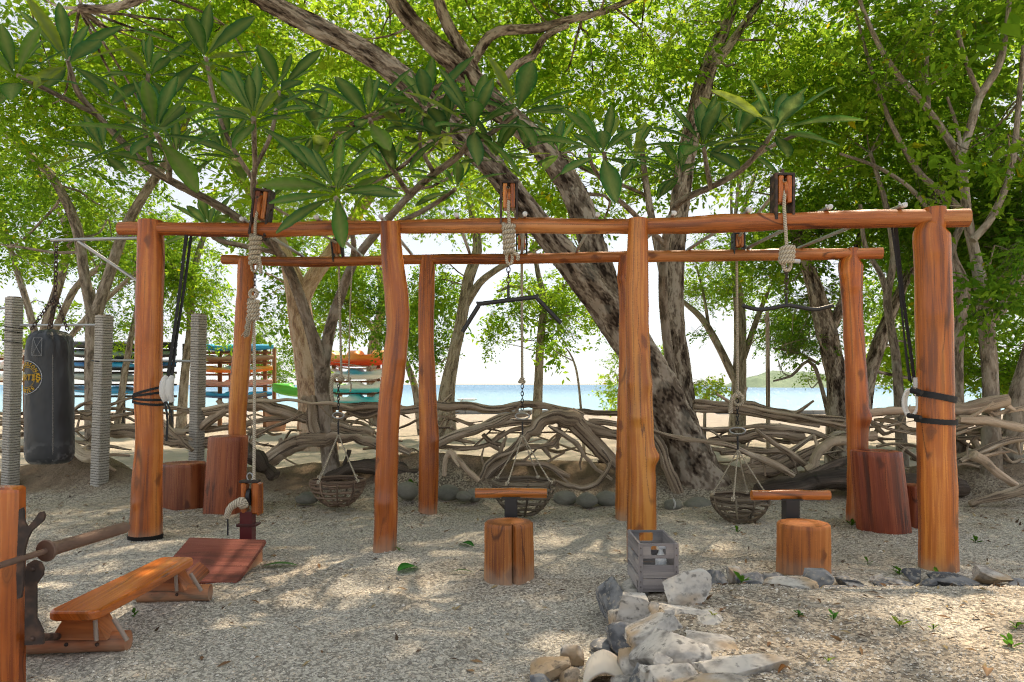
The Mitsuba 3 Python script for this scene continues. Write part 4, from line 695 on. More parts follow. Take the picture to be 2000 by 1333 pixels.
stump('log_seat', 'round log seat split by a dark vertical crack in front of the middle basket', 'log seat', 994, 5.73, .445, .195, .187, 'stump_wood', notch=-np.pi / 2 + .22, seed=3, flute=.006)
stump('log_seat', 'uncracked round log seat by the row of dark stones', 'log seat', 1569, 5.9, .405, .206, .200, 'stump_wood', seed=5, flute=.008)
stump('step_stump', 'tall fluted dark red stump beside the far right front post', 'stump', 1727, 7.55, .83, .245, .232, 'red_wood', lean=(-.085, 0), seed=8, flute=.11)
stump('step_stump', 'short dark red stump half hidden behind the far right front post', 'stump', 1792, 7.8, .45, .16, .15, 'red_wood', seed=9, flute=.02)
stump('step_stump', 'low broad dark red stump behind the far left front post', 'stump', 361, 9.1, .545, .262, .262, 'red_wood', seed=10, flute=.03)
stump('step_stump', 'tall tilted dark red stump in front of the left rear post', 'stump', 437, 8.72, .90, .232, .222, 'red_wood', lean=(.055, 0), seed=11, flute=.02)
def knee_bar(label, x0, x1, y, xp, wp, Z):
    k = thing('knee_bar', label, 'knee bar'); P, r = pix([(x0, y + 1, 9.6), ((x0 + x1) / 2, y, 9.8), (x1, y + 1, 9.6)], Z); G().tube(P, r, n=20, ds=.03, rough=.004, rs=8, seed=x0).put(sub(k, 'log'), 'bench_wood')
    a = at(xp, y + 8, Z); w = wp * Z / F / 2; one(sub(k, 'upright'), bx(a[0] - w, a[0] + w, Z - w, Z + w, -.05, a[2], .006), 'black_iron')
    one(sub(k, 'cradle'), bx(a[0] - w * 1.5, a[0] + w * 1.5, Z - w, Z + w, a[2] - .006, a[2] + .004, .002), 'black_iron')
knee_bar('orange log knee bar on a black upright behind the cracked log seat', 928, 1068, 963, 998, 25, 6.05)
knee_bar('smooth orange knee bar on a black upright behind the uncracked log seat', 1468, 1620, 967, 1544, 27, 6.2)

# ---------------------------------------------------------------- low pulley with its foot plate
lp = thing('low_pulley', 'wooden low pulley block on a dark red metal upright', 'pulley'); Z = 6.55; g = G()
u = at(484, 1003, Z); w = 12 * Z / F; g.tm(bx(u[0] - w, u[0] + w, Z - w, Z + w, -.05, u[2] + .02, .004), (.10, .012, .014)).tm(bx(u[0] - w * 1.5, u[0] + w * 1.7, Z - w * 1.2, Z + w * 1.2, u[2] - .11, u[2] - .085, .004), (.06, .012, .012)); g.put(sub(lp, 'upright'), 'paint')
t = at(489, 938, Z); b = at(489, 1003, Z); w = .085
one(sub(lp, 'cap'), bx(t[0] - w, t[0] + w * .9, Z - .05, Z + .05, t[2] - .02, t[2], .004), 'rust_iron')
for s, d in ((-1, .0), (1, .02)): one(sub(lp, 'cheek'), bx(t[0] + s * .045 - .022, t[0] + s * .045 + .022 + d, Z - .055, Z + .05, b[2] - .0, t[2] - .022, .012), 'bench_wood')
one(sub(lp, 'wheel'), trimesh.creation.cylinder(.075, .03, sections=24), 'black_iron', 2, rot([t[0], Z - .01, (t[2] + b[2]) / 2], ay=90)); one(sub(lp, 'side_plate'), bx(t[0] + .075, t[0] + .095, Z - .06, Z + .06, b[2] - .01, t[2] - .03, .004), 'post_wood')
G().tube(ring_pts(at(488, 932, Z), .025, 12, EY, .035), .006, n=6, cap=False).put(sub(lp, 'eye_bolt'), 'steel')
hd = thing('rope_handle', 'thick white rope loop handle hanging from the low pulley', 'handle')
G().tube([at(480, 990, 6.42), at(474, 980, 6.4), at(466, 982, 6.38), at(452, 990, 6.36), at(445, 1003, 6.36), at(443, 1013, 6.36)], [.028, .038, .035, .031, .026, .020], n=12, ds=.02, rough=.006, rs=40).put(sub(hd, 'grip'), 'rope_mat')
coil(G(), at(474, 985, 6.39), .03, .05, 2.5, .013, nrm([1, 0, .4])).put(sub(hd, 'binding'), 'rope_mat'); G().tube([at(444, 1010, 6.36), at(445, 1025, 6.36), at(445, 1046, 6.36)], .007, n=6).put(sub(hd, 'hook'), 'black_iron')
fp = thing('foot_plate', 'tilted reddish brown foot board in front of the low pulley', 'foot plate')
a0, a1, b0, b1 = np.array([-2.78, 6.2, .232]), np.array([-2.13, 6.14, .225]), np.array([-2.74, 5.66, .015]), np.array([-2.09, 5.63, .012]); x = nrm(a1 - a0); y = nrm(a0 - b0); z = np.cross(x, y)
one(sub(fp, 'board'), bx(0, .66, 0, .58, -.04, 0, .005), 'plate_wood', 0, frame(b0, x, np.cross(z, x), z))
for s in (.03, .55): one(sub(fp, 'wedge'), trimesh.convex.convex_hull(np.array([[-2.74 + s + dx, yy, zz_] for dx in (0, .08) for yy, zz_ in ((5.75, -.03), (6.28, -.03), (6.28, .17), (6.2, .175), (5.75, .005))])), 'stump_wood', 1)

# ---------------------------------------------------------------- bench, bar and upright at the left front
bn = thing('sit_up_bench', 'low orange wooden exercise bench on two log feet', 'bench')
pl = Polygon([(-2.535, 4.02), (-2.255, 4.02), (-2.215, 4.55), (-2.20, 5.17), (-2.445, 5.17), (-2.49, 4.55)]).buffer(-.06).buffer(.06, quad_segs=6)
bd = hullz(pl, [(-.055, .012), (-.045, 0), (-.012, 0), (-.004, .006), (0, .016)]); bd.vertices[:, 2] += .27 + (bd.vertices[:, 1] - 4) * .03
v, f, u = hard(bd, 1); G().add(v, f, u).put(sub(bn, 'board'), 'bench_wood')
for Yc, xa, xb in ((4.17, -2.74, -2.165), (5.15, -2.58, -2.10)):
    G().tube([(xa, Yc - .02, .052), (xb, Yc + .02, .055)], .056, n=20, ds=.05, rough=.004, rs=9, seed=3).put(sub(bn, 'foot_log'), 'stump_wood')
    one(sub(bn, 'support'), trimesh.convex.convex_hull(np.array([[xx, Yc + s * .07, zz_] for s in (-1, 1) for xx, zz_ in ((-2.55, .09), (-2.24, .09), (-2.47, .222), (-2.31, .222))])), 'stump_wood', 0)
    for s in (0, .17): G().tube([(-2.30 + s * .6, Yc - .075, .21), (-2.29 + s, Yc - .078, .09)], .012, n=6, c=(.34, .27, .22)).put(sub(bn, 'strut'), 'matte')
    for s in (-2.47, -2.30): one(sub(bn, 'bolt'), trimesh.creation.icosphere(2, .011), 'rust_iron', M=rot([s, Yc - .056, .06]))
G().tube([at(362, 1143, 5.4), at(398, 1108, 5.5)], .058, n=18, ds=.04, rough=.004, rs=9).put(sub(bn, 'foot_roller'), 'stump_wood')
up = thing('rack_upright', 'bright orange wooden upright cut by the left frame edge', 'upright')
sl = hullz(sbox(-3.05, 3.62, -2.40, 3.655), [(-.1, .006), (.97, .006), (.978, .009), (.985, .016)])
v, f, u = hard(sl, 2); v[:, 0] -= .02 * (1 - v[:, 2]); G().add(v, f, u).put(sub(up, 'slab'), 'bench_wood')
sl = hullz(sbox(-2.62, 3.67, -2.465, 3.78), [(-.1, .006), (.98, .006), (.99, .015)]); v, f, u = hard(sl, 2); G().add(v, f, u).put(sub(up, 'rear_slab'), 'bench_wood')
def plate(key, px, Z, t, bsdf):
    p = Polygon([(at(x, y, Z)[0], at(x, y, Z)[2]) for x, y in px]).buffer(.002, quad_segs=3); m = trimesh.creation.extrude_polygon(p, t, engine='earcut'); return one(key, m, bsdf, 1, frame([0, Z, 0], [1, 0, 0], [0, 0, 1], [0, -1, 0]))
hook = [(41, 996), (47, 992), (49, 1003)] + [(48 + 13 * (1 - math.cos(q)) * .8, 1003 + 18 * math.sin(q) + 6 * q) for q in np.linspace(.2, 1.5, 5)] + [(74, 1011), (80, 1001), (87, 1000), (90, 1007), (87, 1016), (76, 1026), (64, 1036), (56, 1052), (50, 1075), (48, 1140), (44, 1166), (38, 1168), (36, 1120)]
plate(sub(up, 'hook_plate'), hook, 3.60, .014, 'rust_iron')
plate(sub(up, 'rest_plate'), [(53, 1112), (58, 1101), (70, 1094), (82, 1099), (87, 1110), (86, 1122), (73, 1140), (73, 1206), (86, 1232), (87, 1256), (53, 1258)], 3.66, .016, 'rust_iron')
G().tube([at(70, 1245, 3.65), (-2.52, 4.13, .10)], .02, n=8).put(sub(up, 'tie_bar'), 'rust_iron')
for x, y in ((64, 1112), (64, 1248)): one(sub(up, 'bolt'), trimesh.creation.icosphere(2, .012), 'rust_iron', M=rot(at(x, y, 3.644)))
br = thing('weight_bar', 'rusty weight bar with a flanged sleeve resting beside the orange upright', 'weight bar')
p0, p1, p2, p3 = np.array([-2.42, 2.9, .662]), np.array([-2.353, 3.74, .662]), np.array([-2.348, 3.78, .662]), np.array([-2.265, 4.35, .665])
G().tube([p0, p1 + (p2 - p1) * 1.5], .0155, n=14, ds=.2).put(sub(br, 'shaft'), 'bar_iron'); d = nrm(p3 - p1); y = nrm(np.cross(d, EZ))
prof = np.array([[.016, 0], [.052, 0], [.055, .004], [.055, .014], [.050, .020], [.040, .040], [.036, .055], [.034, .12], [.033, .60], [.030, .618], [.022, .628], [0, .630]])
sv = trimesh.creation.revolve(prof[::-1] if False else prof, sections=28); G().tm(sv, M=frame(p1, y, np.cross(d, y), d)).put(sub(br, 'sleeve'), 'bar_iron')

# ---------------------------------------------------------------- rope wound columns and their bars
def column(label, x, Z, ytop, rpx, lean=0):
    k = thing('rope_wound_column', label, 'column', None); b = at(x, HY, Z); b[2] = float(zg(b[0], Z)) - .05; top = at(x + lean, ytop, Z); r = rpx * Z / F; H = top[2] - b[2]
    n = int(H / .034); zt = np.repeat(np.arange(n) / n, 6) + np.tile([0, .1, .3, .5, .7, .9], n) / n; rr = r * (1 + np.tile([-.06, -.01, .015, .022, .015, -.01], n)); m = 49; th = np.linspace(0, 2 * np.pi, m) + np.pi / 2; sq_ = .76 / (np.abs(np.cos(th + .42)) ** 7 + np.abs(np.sin(th + .42)) ** 7) ** (1 / 7)
    rn = 1 + .012 * np.repeat(R.normal(size=n), 6); V = np.stack([b[0] + (top[0] - b[0]) * zt[:, None] + (rr * rn)[:, None] * sq_ * np.cos(th), Z + (rr * rn)[:, None] * sq_ * np.sin(th), b[2] + H * (zt[:, None] + th * .036 / H / 6.283 * 0 + .004 * np.sin(th * 2) / H)], -1)
    i, j = np.meshgrid(np.arange(len(zt) - 1), np.arange(m - 1), indexing='ij'); q = i * m + j; q = np.stack([q, q + 1, q + m + 1, q + m], -1).reshape(-1, 4)
    kk = sub(k, 'rope_wrap'); G().add(V.reshape(-1, 3), np.vstack([q[:, [0, 1, 2]], q[:, [0, 2, 3]]]), np.stack([np.broadcast_to(th * r, V.shape[:2]), np.broadcast_to(zt[:, None] * n, V.shape[:2])], -1).reshape(-1, 2)).put(kk, 'wrap_mat', False); stuff(kk)
    G().tube([top - [0, 0, .1], top + [0, 0, .01]], r * .74, n=24, ds=.1).put(sub(k, 'core'), 'drift_wood'); return top, r, k
ct1, r1, kc1 = column('grey rope wound column at the left edge beside the bag', 20, 10.0, 582, 15.8, 8); ct2, r2, kc2 = column('grey rope wound column right of the punching bag', 194, 9.98, 617, 16.3, 10); ct3, r3, kc3 = column('grey rope wound column rising behind the low broad stump', 383, 10.2, 615, 14.8, 6)
G().tube([at(40, 636, 9.98), at(188, 635, 9.98)], .018, n=10, ds=.4).put(sub(kc2, 'bar'), 'steel'); G().tube([at(205, 704, 10.0), at(385, 706, 10.2)], .018, n=10, ds=.4).put(sub(kc3, 'bar'), 'steel'); G().tube([at(-60, 604, 10.0), at(20, 602, 10.0)], .016, n=10, ds=.4).put(sub(kc1, 'bar'), 'steel')
for y, kc, x in ((640, kc1, 26), (648, kc1, 25), (668, kc1, 25), (707, kc2, 198)):
    G().tube(ring_pts(at(x, y, 10.), .118, 24, nrm([.15, 0, 1])), .006, n=5, cap=False).put(sub(kc, 'wire'), 'black_iron')
# ---------------------------------------------------------------- driftwood fence
def drift(label, rows, Z=10.2, bsdf='drift_wood', name='driftwood_log', cat='driftwood', group=None, side=(), rough=.14, seed=None, ground=False):
    k = thing(name, label, cat, group); P, r = pix(rows, Z); sd = len(USED) + int(rows[0][0]) if seed is None else seed; q = np.random.default_rng(sd + 7)
    r = r * .86 * q.uniform(.8, 1.2, len(r)); big = r.mean() > .045
    J, rj = [P[0]], [r[0]]
    for i in range(len(P) - 1):
        J += [P[i] * .5 + P[i + 1] * .5 + q.normal(size=3) * .2 * r[i], P[i + 1]]; rj += [(r[i] + r[i + 1]) / 2 * q.uniform(.8, 1.18), r[i + 1]]
    P, r = np.array(J), np.array(rj)
    if group is None and bsdf != 'black_wood':
        for _ in range(int(q.integers(1, 4))):
            i = int(q.integers(0, len(P) - 1)); b = P[i] * .5 + P[i + 1] * .5; d = nrm(P[i + 1] - P[i]); o = nrm(np.cross(d, EY)) * q.choice([-1, 1]) + .5 * q.normal(size=3); e = b + d * q.uniform(.1, .35) + o * q.uniform(.08, .25)
            G().tube([b, b * .5 + e * .5 + q.normal(size=3) * .02, e], [r[i] * .5, r[i] * .38, r[i] * .2 + .003], n=7, ds=.05, rough=.1 * r[i], rs=9, seed=sd).put(sub(k, 'stub'), bsdf)
    G().tube(P, r, n=18 if big else 9, ds=.05 if big else .09, rough=rough * r.mean() * (2.4 if big else 1.8), rs=7, ridge=.22 * r.mean() if big else .08 * r.mean(), seed=sd, wob=.05 if not big else .03, flat=.85, dome=.3).put(sub(k, 'trunk'), bsdf)
    for s in side: P, r = pix(s, Z); G().tube(P, r, n=8, ds=.06, rough=.15 * r.mean(), rs=9, seed=sd + 1, wob=.02).put(sub(k, 'branch'), bsdf)
    return k
B = 'driftwood_branch'
drift('long wavy grey log forming the top rail against the sea', [(780, 803, 8), (850, 791, 9), (900, 793, 9), (950, 799, 9.5), (1000, 793, 9), (1050, 794, 10), (1090, 800, 9), (1116, 803, 6)])
drift('straight slim rail continuing right of the wavy top rail', [(1112, 806, 6), (1170, 808, 6), (1260, 806, 7), (1285, 808, 7)], 10.3)
drift('massive arched root crossing over behind the middle basket', [(938, 945, 14), (980, 903, 13), (1010, 872, 13), (1032, 845, 14), (1058, 822, 15), (1092, 812, 18), (1122, 820, 21), (1155, 839, 17), (1205, 851, 13), (1260, 850, 10)], 10.0, side=([(1122, 824, 20), (1152, 856, 17), (1182, 888, 15), (1206, 912, 11)], [(1150, 826, 8), (1180, 824, 6), (1230, 834, 5)], [(1140, 812, 5), (1118, 800, 4)]))
drift('thick forked branch rising right from the second rear post', [(852, 868, 11), (888, 852, 11), (930, 840, 11), (965, 829, 10), (995, 812, 8), (1036, 806, 5)], 10.05, side=([(940, 832, 5), (975, 815, 6), (992, 812, 6)], [(962, 834, 5), (1000, 825, 7), (1040, 826, 5)]))
drift('bowed branch under the forked one left of the middle rope', [(857, 873, 6), (915, 876, 7), (955, 866, 7), (985, 848, 6.5), (1003, 838, 6), (1062, 834, 5)], 10.15, name=B, side=([(943, 848, 4), (958, 863, 5), (988, 871, 4)], [(958, 868, 5), (978, 880, 4)]))
drift('short dark jagged branch with a spike inside the arch', [(1022, 874, 7), (1055, 874, 7), (1082, 868, 9), (1092, 852, 8), (1094, 842, 6)], 10.1, name=B, side=([(1062, 874, 6), (1070, 886, 4), (1078, 897, 1.5)], [(1086, 868, 7), (1090, 877, 3)]))
drift('long thin pale branch sloping down through the arch', [(1072, 832, 4), (1095, 845, 6), (1128, 868, 7), (1142, 890, 6), (1165, 915, 5), (1196, 936, 4)], 9.9, name=B)
drift('low curled root at the left foot of the arch', [(938, 936, 9), (950, 908, 9), (968, 893, 9), (995, 883, 8), (1022, 868, 7)], 9.85)
drift('weathered log lying behind the rim of the middle basket', [(1004, 905, 8), (1050, 905, 9), (1090, 922, 9), (1112, 932, 6)], 10.1)
drift('looping bare root curling up right of the middle basket', [(1086, 940, 5), (1108, 948, 7), (1132, 953, 8), (1165, 944, 8), (1184, 922, 7), (1196, 898, 5)], 9.6)
drift('pale forked stake leaning against the soil bank', [(868, 930, 5), (872, 895, 6), (878, 884, 9), (892, 894, 7), (912, 916, 7), (938, 940, 5)], 9.6, name=B, bsdf='pale_wood')
drift('thin dark branch slanting above the second rear post foot', [(852, 812, 3), (890, 820, 5), (930, 834, 5), (945, 838, 4)], 10.3, name=B)
drift('short forked twig between the second rear post and the bowed branch', [(850, 835, 4), (880, 837, 4), (905, 850, 3)], 10.3, name=B, side=([(880, 837, 3), (884, 830, 2)],))
drift('straight thin horizontal stick across the middle of the arch', [(955, 846, 2.6), (1040, 845, 2.6), (1125, 843, 2.2)], 10.35, name=B)
drift('thin cream pole forming the left top rail', [(395, 800, 4), (450, 792, 4), (505, 783, 4), (560, 780, 4), (610, 788, 4), (650, 786, 4), (690, 796, 3)], 10.0, name=B, bsdf='pale_wood')
drift('broad flat grey log under the left top rail', [(400, 806, 9), (470, 792, 11), (515, 790, 14), (555, 803, 15), (590, 815, 10), (610, 822, 8)], 10.2)
drift('upright gnarled root stump beside the plumeria trunk', [(606, 780, 14), (610, 800, 13), (611, 830, 14), (620, 856, 16)], 10.15, side=([(606, 786, 8), (590, 776, 5)],))
drift('smooth S curved root sweeping down to the left of the plumeria', [(512, 905, 12), (535, 892, 15), (560, 876, 17), (590, 864, 16), (620, 858, 17), (655, 852, 15), (690, 853, 13), (725, 863, 13), (755, 872, 12), (800, 885, 10)], 10.1)
drift('dark broken log ending bluntly right of the plumeria', [(632, 826, 13), (665, 834, 14), (700, 843, 11), (728, 846, 8)], 10.25)
drift('horizontal silver branch left of the root stump', [(300, 842, 7), (400, 842, 7), (480, 830, 8), (530, 819, 8), (565, 820, 7), (605, 816, 7)], 10.3)
drift('thin arched branch hanging below the silver one', [(480, 874, 3), (502, 848, 4.5), (530, 833, 5.5), (562, 823, 5), (592, 808, 3)], 9.9, name=B)
drift('charred black chunk of log beside the tall tilted stump', [(478, 872, 12), (492, 890, 18), (512, 910, 21), (536, 932, 14)], 9.5, 'black_wood')
drift('grey rail below the stacked kayaks', [(632, 795, 9), (690, 796, 11), (740, 794, 10), (795, 801, 9)], 10.3, side=([(680, 800, 8), (712, 812, 9), (745, 802, 6)],))
drift('long charred log lying along the bank behind the left basket', [(640, 935, 13), (690, 912, 16), (745, 916, 17), (800, 926, 17), (860, 934, 15)], 10.0, 'black_wood', side=([(672, 908, 4), (680, 888, 4), (682, 878, 5)],))
drift('rough brown log lying behind the far left front post', [(205, 835, 15), (255, 840, 17), (310, 848, 16), (360, 862, 14), (420, 866, 10)], 10.3)
drift('pale chunk of wood on the ground right of the punching bag', [(138, 868, 8), (158, 884, 12), (178, 892, 13), (198, 892, 8)], 10.2, bsdf='pale_wood')
drift('thin pole crossing between the columns at mid height', [(-20, 808, 4), (60, 806, 4), (140, 801, 4), (165, 790, 4), (215, 791, 4), (262, 778, 3.5), (330, 770, 3)], 10.1, name=B)
drift('horizontal grey branch behind the bag, upper of two', [(-20, 828, 6), (60, 822, 7), (140, 818, 6), (210, 816, 6), (262, 808, 4)], 10.3, name=B)
drift('horizontal grey branch behind the bag, lower of two', [(-20, 855, 7), (70, 846, 8), (140, 842, 7), (178, 830, 5)], 10.2, name=B)
drift('pale forked branch lying against the brown log', [(318, 822, 5), (340, 846, 7), (358, 864, 7), (374, 880, 4)], 10.0, name=B, side=([(340, 846, 5), (362, 848, 4)],))
drift('upper straight branch between post and column on the left', [(205, 798, 4), (262, 801, 5), (330, 796, 5), (400, 808, 6), (450, 800, 4)], 10.3, name=B)
drift('thick bent branch by the left rear post', [(395, 836, 8), (420, 815, 9), (445, 795, 9), (470, 778, 7), (520, 770, 5)], 10.2, side=([(440, 800, 6), (425, 782, 5)],))
drift('dark branch low on the ground left of the bag', [(-20, 880, 6), (40, 876, 8), (110, 886, 7), (150, 878, 5)], 10.4)
drift('long slim pole crossing in front of the great trunk', [(1275, 842, 5), (1340, 858, 6.5), (1400, 866, 6.5), (1442, 873, 7), (1492, 897, 8), (1550, 928, 7)], 9.4, name=B)
drift('bundle of dark poles topping the right fence', [(1355, 785, 6), (1430, 791, 7), (1500, 803, 9), (1560, 815, 10), (1660, 822, 8)], 10.4, side=([(1355, 794, 6), (1440, 798, 7), (1530, 816, 8), (1660, 832, 6)], [(1355, 802, 4), (1450, 806, 5), (1600, 832, 5)]))
drift('long pale thin pole slanting down along the right fence', [(1400, 770, 3), (1440, 790, 4.5), (1520, 806, 5), (1600, 825, 4.5), (1660, 836, 4)], 10.0, name=B, bsdf='pale_wood')
drift('smooth arched branch right of the great trunk', [(1368, 838, 6), (1420, 838, 7), (1490, 830, 7), (1545, 840, 7), (1620, 856, 5)], 10.3)
drift('dark knotted log under the arched branch', [(1385, 860, 7), (1438, 857, 10), (1475, 848, 12), (1530, 848, 11), (1570, 852, 9)], 10.35)
drift('brown stick leaning down right from the knotted log', [(1478, 840, 5), (1508, 865, 7), (1540, 884, 8), (1574, 908, 8)], 9.9)
drift('bent elbow shaped pale trunk left of the right rear post', [(1576, 920, 9), (1592, 898, 10), (1604, 876, 12), (1625, 863, 13), (1660, 860, 12), (1710, 852, 10)], 9.7, bsdf='pale_wood')
drift('horizontal log low behind the pole at the great trunk', [(1408, 885, 6), (1465, 880, 8), (1520, 880, 8), (1568, 902, 6)], 10.2)
drift('huge charred fallen trunk behind the right knee bar', [(1478, 962, 18), (1550, 950, 22), (1620, 935, 25), (1700, 945, 28), (1790, 952, 30), (1880, 952, 24)], 9.6, 'black_wood', side=([(1560, 938, 8), (1640, 905, 9), (1700, 890, 7), (1760, 892, 4)],))
drift('splayed root mass of the fallen trunk', [(1420, 938, 12), (1480, 920, 16), (1540, 902, 14), (1600, 872, 8)], 10.2, side=([(1470, 925, 7), (1530, 890, 6), (1590, 850, 4)], [(1480, 928, 7), (1560, 905, 7), (1620, 860, 4)], [(1450, 912, 5), (1510, 893, 5), (1545, 880, 4)]))
drift('grey dead trunk leaning beside the great tree base', [(1275, 850, 13), (1300, 905, 15), (1330, 975, 17), (1336, 1000, 16)], 9.75)
drift('thick pale sawn log on top of the pile at the right', [(1680, 809, 9), (1790, 803, 11), (1880, 800, 14), (1966, 783, 13)], 9.8, bsdf='pale_wood')
drift('pale stub log jutting out right of the front post', [(1872, 820, 9), (1930, 822, 10), (2030, 838, 9)], 9.5, bsdf='pale_wood')
drift('sawn pole end under the thick pale log', [(1930, 812, 6), (2010, 794, 9), (2040, 790, 9)], 9.9, bsdf='pale_wood')
drift('dark diagonal branch in the pile at the right edge', [(1876, 902, 6), (1930, 876, 8), (1975, 860, 8), (2030, 856, 8)], 9.5)
drift('weathered split plank leaning in the right pile', [(1902, 888, 9), (1940, 918, 9), (1985, 948, 8)], 9.3, bsdf='pale_wood')
drift('grey log on the ground at the lower right of the pile', [(1895, 985, 8), (1950, 972, 12), (2030, 945, 16)], 9.0)
drift('long drooping dark branch sagging across the right pile', [(1690, 818, 3.5), (1740, 838, 3.5), (1800, 849, 3.5), (1860, 849, 3.5), (1925, 828, 3)], 9.5, name=B)
rng = np.random.default_rng(5)
def filler(n, x0, x1, y0, y1, Z0, Z1, label, grp, L=(60, 150), rr=(2.5, 6.5), slope=.35):
    for q in range(n):
        x, y, Z, l, a = rng.uniform(x0, x1), rng.uniform(y0, y1), rng.uniform(Z0, Z1), rng.uniform(*L), rng.normal() * slope; r = rng.uniform(*rr)
        dx, dy = l * math.cos(a) / 2, l * math.sin(a) / 2; b = rng.normal() * 10
        drift(label, [(x - dx, y - dy, r * .8), (x, y + b, r), (x + dx * .5, y + dy * .5 - b * .4, r * .8), (x + dx, y + dy, r * .4)], Z, name=B, group=grp, seed=q)
filler(46, 1690, 2010, 830, 965, 9.9, 11.2, 'loose grey branch tangled in the driftwood pile behind the right posts', 'loose branches of the right driftwood pile', rr=(3, 9))
filler(22, 1400, 1680, 850, 950, 10.0, 11.0, 'loose grey branch in the driftwood right of the great trunk', 'loose branches right of the great trunk', rr=(2.5, 6))
filler(12, -20, 420, 800, 880, 10.2, 11.0, 'loose thin branch lying in the low driftwood fence at the left', 'loose branches of the left driftwood fence', rr=(2, 5), slope=.2)
filler(9, 430, 1240, 825, 915, 10.3, 11.2, 'loose thin branch in the low driftwood behind the baskets', 'loose branches behind the baskets', rr=(2, 5), slope=.3, L=(70, 180))
filler(12, 420, 860, 800, 900, 10.3, 11.0, 'loose thin branch in the driftwood fence beside the plumeria', 'loose branches beside the plumeria', rr=(2, 4.5), slope=.25)
filler(8, 1180, 1330, 840, 960, 10.2, 11.0, 'loose branch in the driftwood behind the third posts', 'loose branches behind the third posts', rr=(2.5, 6))

# ---------------------------------------------------------------- stones
def stone(key, c, r, bsdf, seed, ang=True, az=0., lump=.06):
    rng = np.random.default_rng(seed)
    if ang:
        m = trimesh.creation.icosphere(4 if bsdf == 'rock_mat' else 3); v = np.array(m.vertices); e = rng.uniform(3., 6.)
        v = v / (np.abs(v) ** e).sum(1, keepdims=True) ** (1 / e) * 1.08
        for _ in range(11):
            pn = nrm(rng.normal(size=3)); d = v @ pn; hcut = rng.uniform(.60, .90); v = v - np.maximum(0, d - hcut)[:, None] * pn
        v = v * (1 + lump * (meshkit.fbm(v * 1.7 + seed, 4, seed)[:, None] - .5) * 2 + .05 * (meshkit.fbm(v * 7 + seed, 3, seed + 2)[:, None] - .5))
    else:
        m = trimesh.creation.icosphere(3); v = np.array(m.vertices); v = v * (1 + .55 * (meshkit.fbm(v * .8 + seed, 2, seed)[:, None] - .5))
    v = v * np.asarray(r); a = math.radians(az); M = np.array([[math.cos(a), -math.sin(a), 0], [math.sin(a), math.cos(a), 0], [0, 0, 1]])
    scene[key] = mikit.ply((v @ M.T + c, m.faces), bsdf, smooth=22 if ang else True)
def pstone(name, label, x, y, rx, ry, Z, bsdf, seed, ang=True, depth=None, cat='stone', group=None, part=None, az=0):
    c = at(x, y, Z); r = (rx * Z / F, depth or max(rx, ry) * Z / F, ry * Z / F)
    if part: k = sub(part, 'stone')
    else:
        k = numbered(name); labels[k] = {'label': label, 'category': cat}
        if group: labels[k]['group'] = group
    stone(k, c, r, bsdf, seed, ang, az); return k
RV = [(600, 971, 21, 12, 'flat river stone in front of the left basket'), (796, 957, 22, 20, 'round river stone between the second front and rear posts'), (875, 960, 20, 19, 'egg shaped river stone right of the second rear post'), (905, 968, 14, 11, 'small river stone, second right of the second rear post'), (925, 965, 15, 13, 'small river stone hidden behind the left knee bar'),
      (1104, 971, 22, 18, 'river stone just right of the middle basket'), (1146, 975, 18, 17, 'pitted river stone between two others right of the middle basket'), (1186, 973, 22, 20, 'large oval river stone left of the third posts'), (1290, 995, 16, 8, 'low flat river stone right of the third front post'), (1314, 985, 17, 13, 'dark river stone with a painted white crescent'), (1364, 986, 25, 18, 'big dark river stone at the foot of the great tree')]
for q, (x, y, rx, ry, lb) in enumerate(RV): pstone('river_stone', lb, x, y + 3, rx * 1.05, ry * .92, 9.15 + .12 * (q % 3), 'river_mat', q * 5 + 3, False, az=q * 29)
G().tube([at(1314, 974, 9.02), at(1318, 981, 9.0), at(1318, 990, 9.01), at(1313, 996, 9.06)], [.004, .013, .013, .004], n=6, c=(.6, .6, .58)).put('river_stone_009__painted_mark', 'matte')
wl = thing('dry_stone_wall', 'low wall of rough pale stones at the front under the crate', 'wall')
W = [(.80, 4.62, .175, .17, .25, .10), (.64, 4.70, .13, .075, .19, .15), (.98, 4.27, .335, .135, .10, .088), (.70, 4.30, .20, .11, .13, .095), (.93, 4.10, .215, .17, .15, .085), (.79, 3.88, .205, .165, .19, .105), (1.04, 3.90, .235, .13, .11, .055), (.765, 3.53, .20, .17, .17, .11), (.99, 3.60, .235, .13, .13, .06), (.725, 3.20, .18, .15, .16, .12), (1.01, 3.27, .25, .16, .12, .06), (.76, 2.90, .2, .18, .15, .11),
     (.655, 4.42, .07, .085, .15, .12), (.64, 4.08, .08, .10, .17, .13), (.635, 3.74, .075, .105, .17, .13), (.62, 3.42, .07, .105, .16, .13), (.615, 3.10, .07, .11, .16, .13), (.56, 3.55, .03, .07, .10, .08)]
rng = np.random.default_rng(8)
W += [(rng.uniform(.60, 1.0), rng.uniform(3.0, 4.5), rng.uniform(.20, .29), *rng.uniform(.025, .055, 2), rng.uniform(.02, .04)) for _ in range(14)]
for q, w in enumerate(W): stone(sub(wl, 'stone'), np.array(w[:3]), np.array(w[3:]) * [1.12, 1.14, 1.04], 'slate_mat' if q in (1, 13, 15) or q > 27 else 'rock_mat', 40 + q, True, rng.uniform(-14, 14))
LS = [(1075, 1308, 36, 28, 'large grey stone at the bottom edge left of the wall'), (1120, 1282, 24, 26, 'mossy grey stone behind the large one at the bottom'), (1182, 1268, 26, 15, 'dark flat stone by the left foot of the wall'), (1052, 1332, 26, 14, 'small stone cut by the bottom frame edge'), (1112, 1325, 20, 20, 'pale patched stone beside the curved bark piece')]
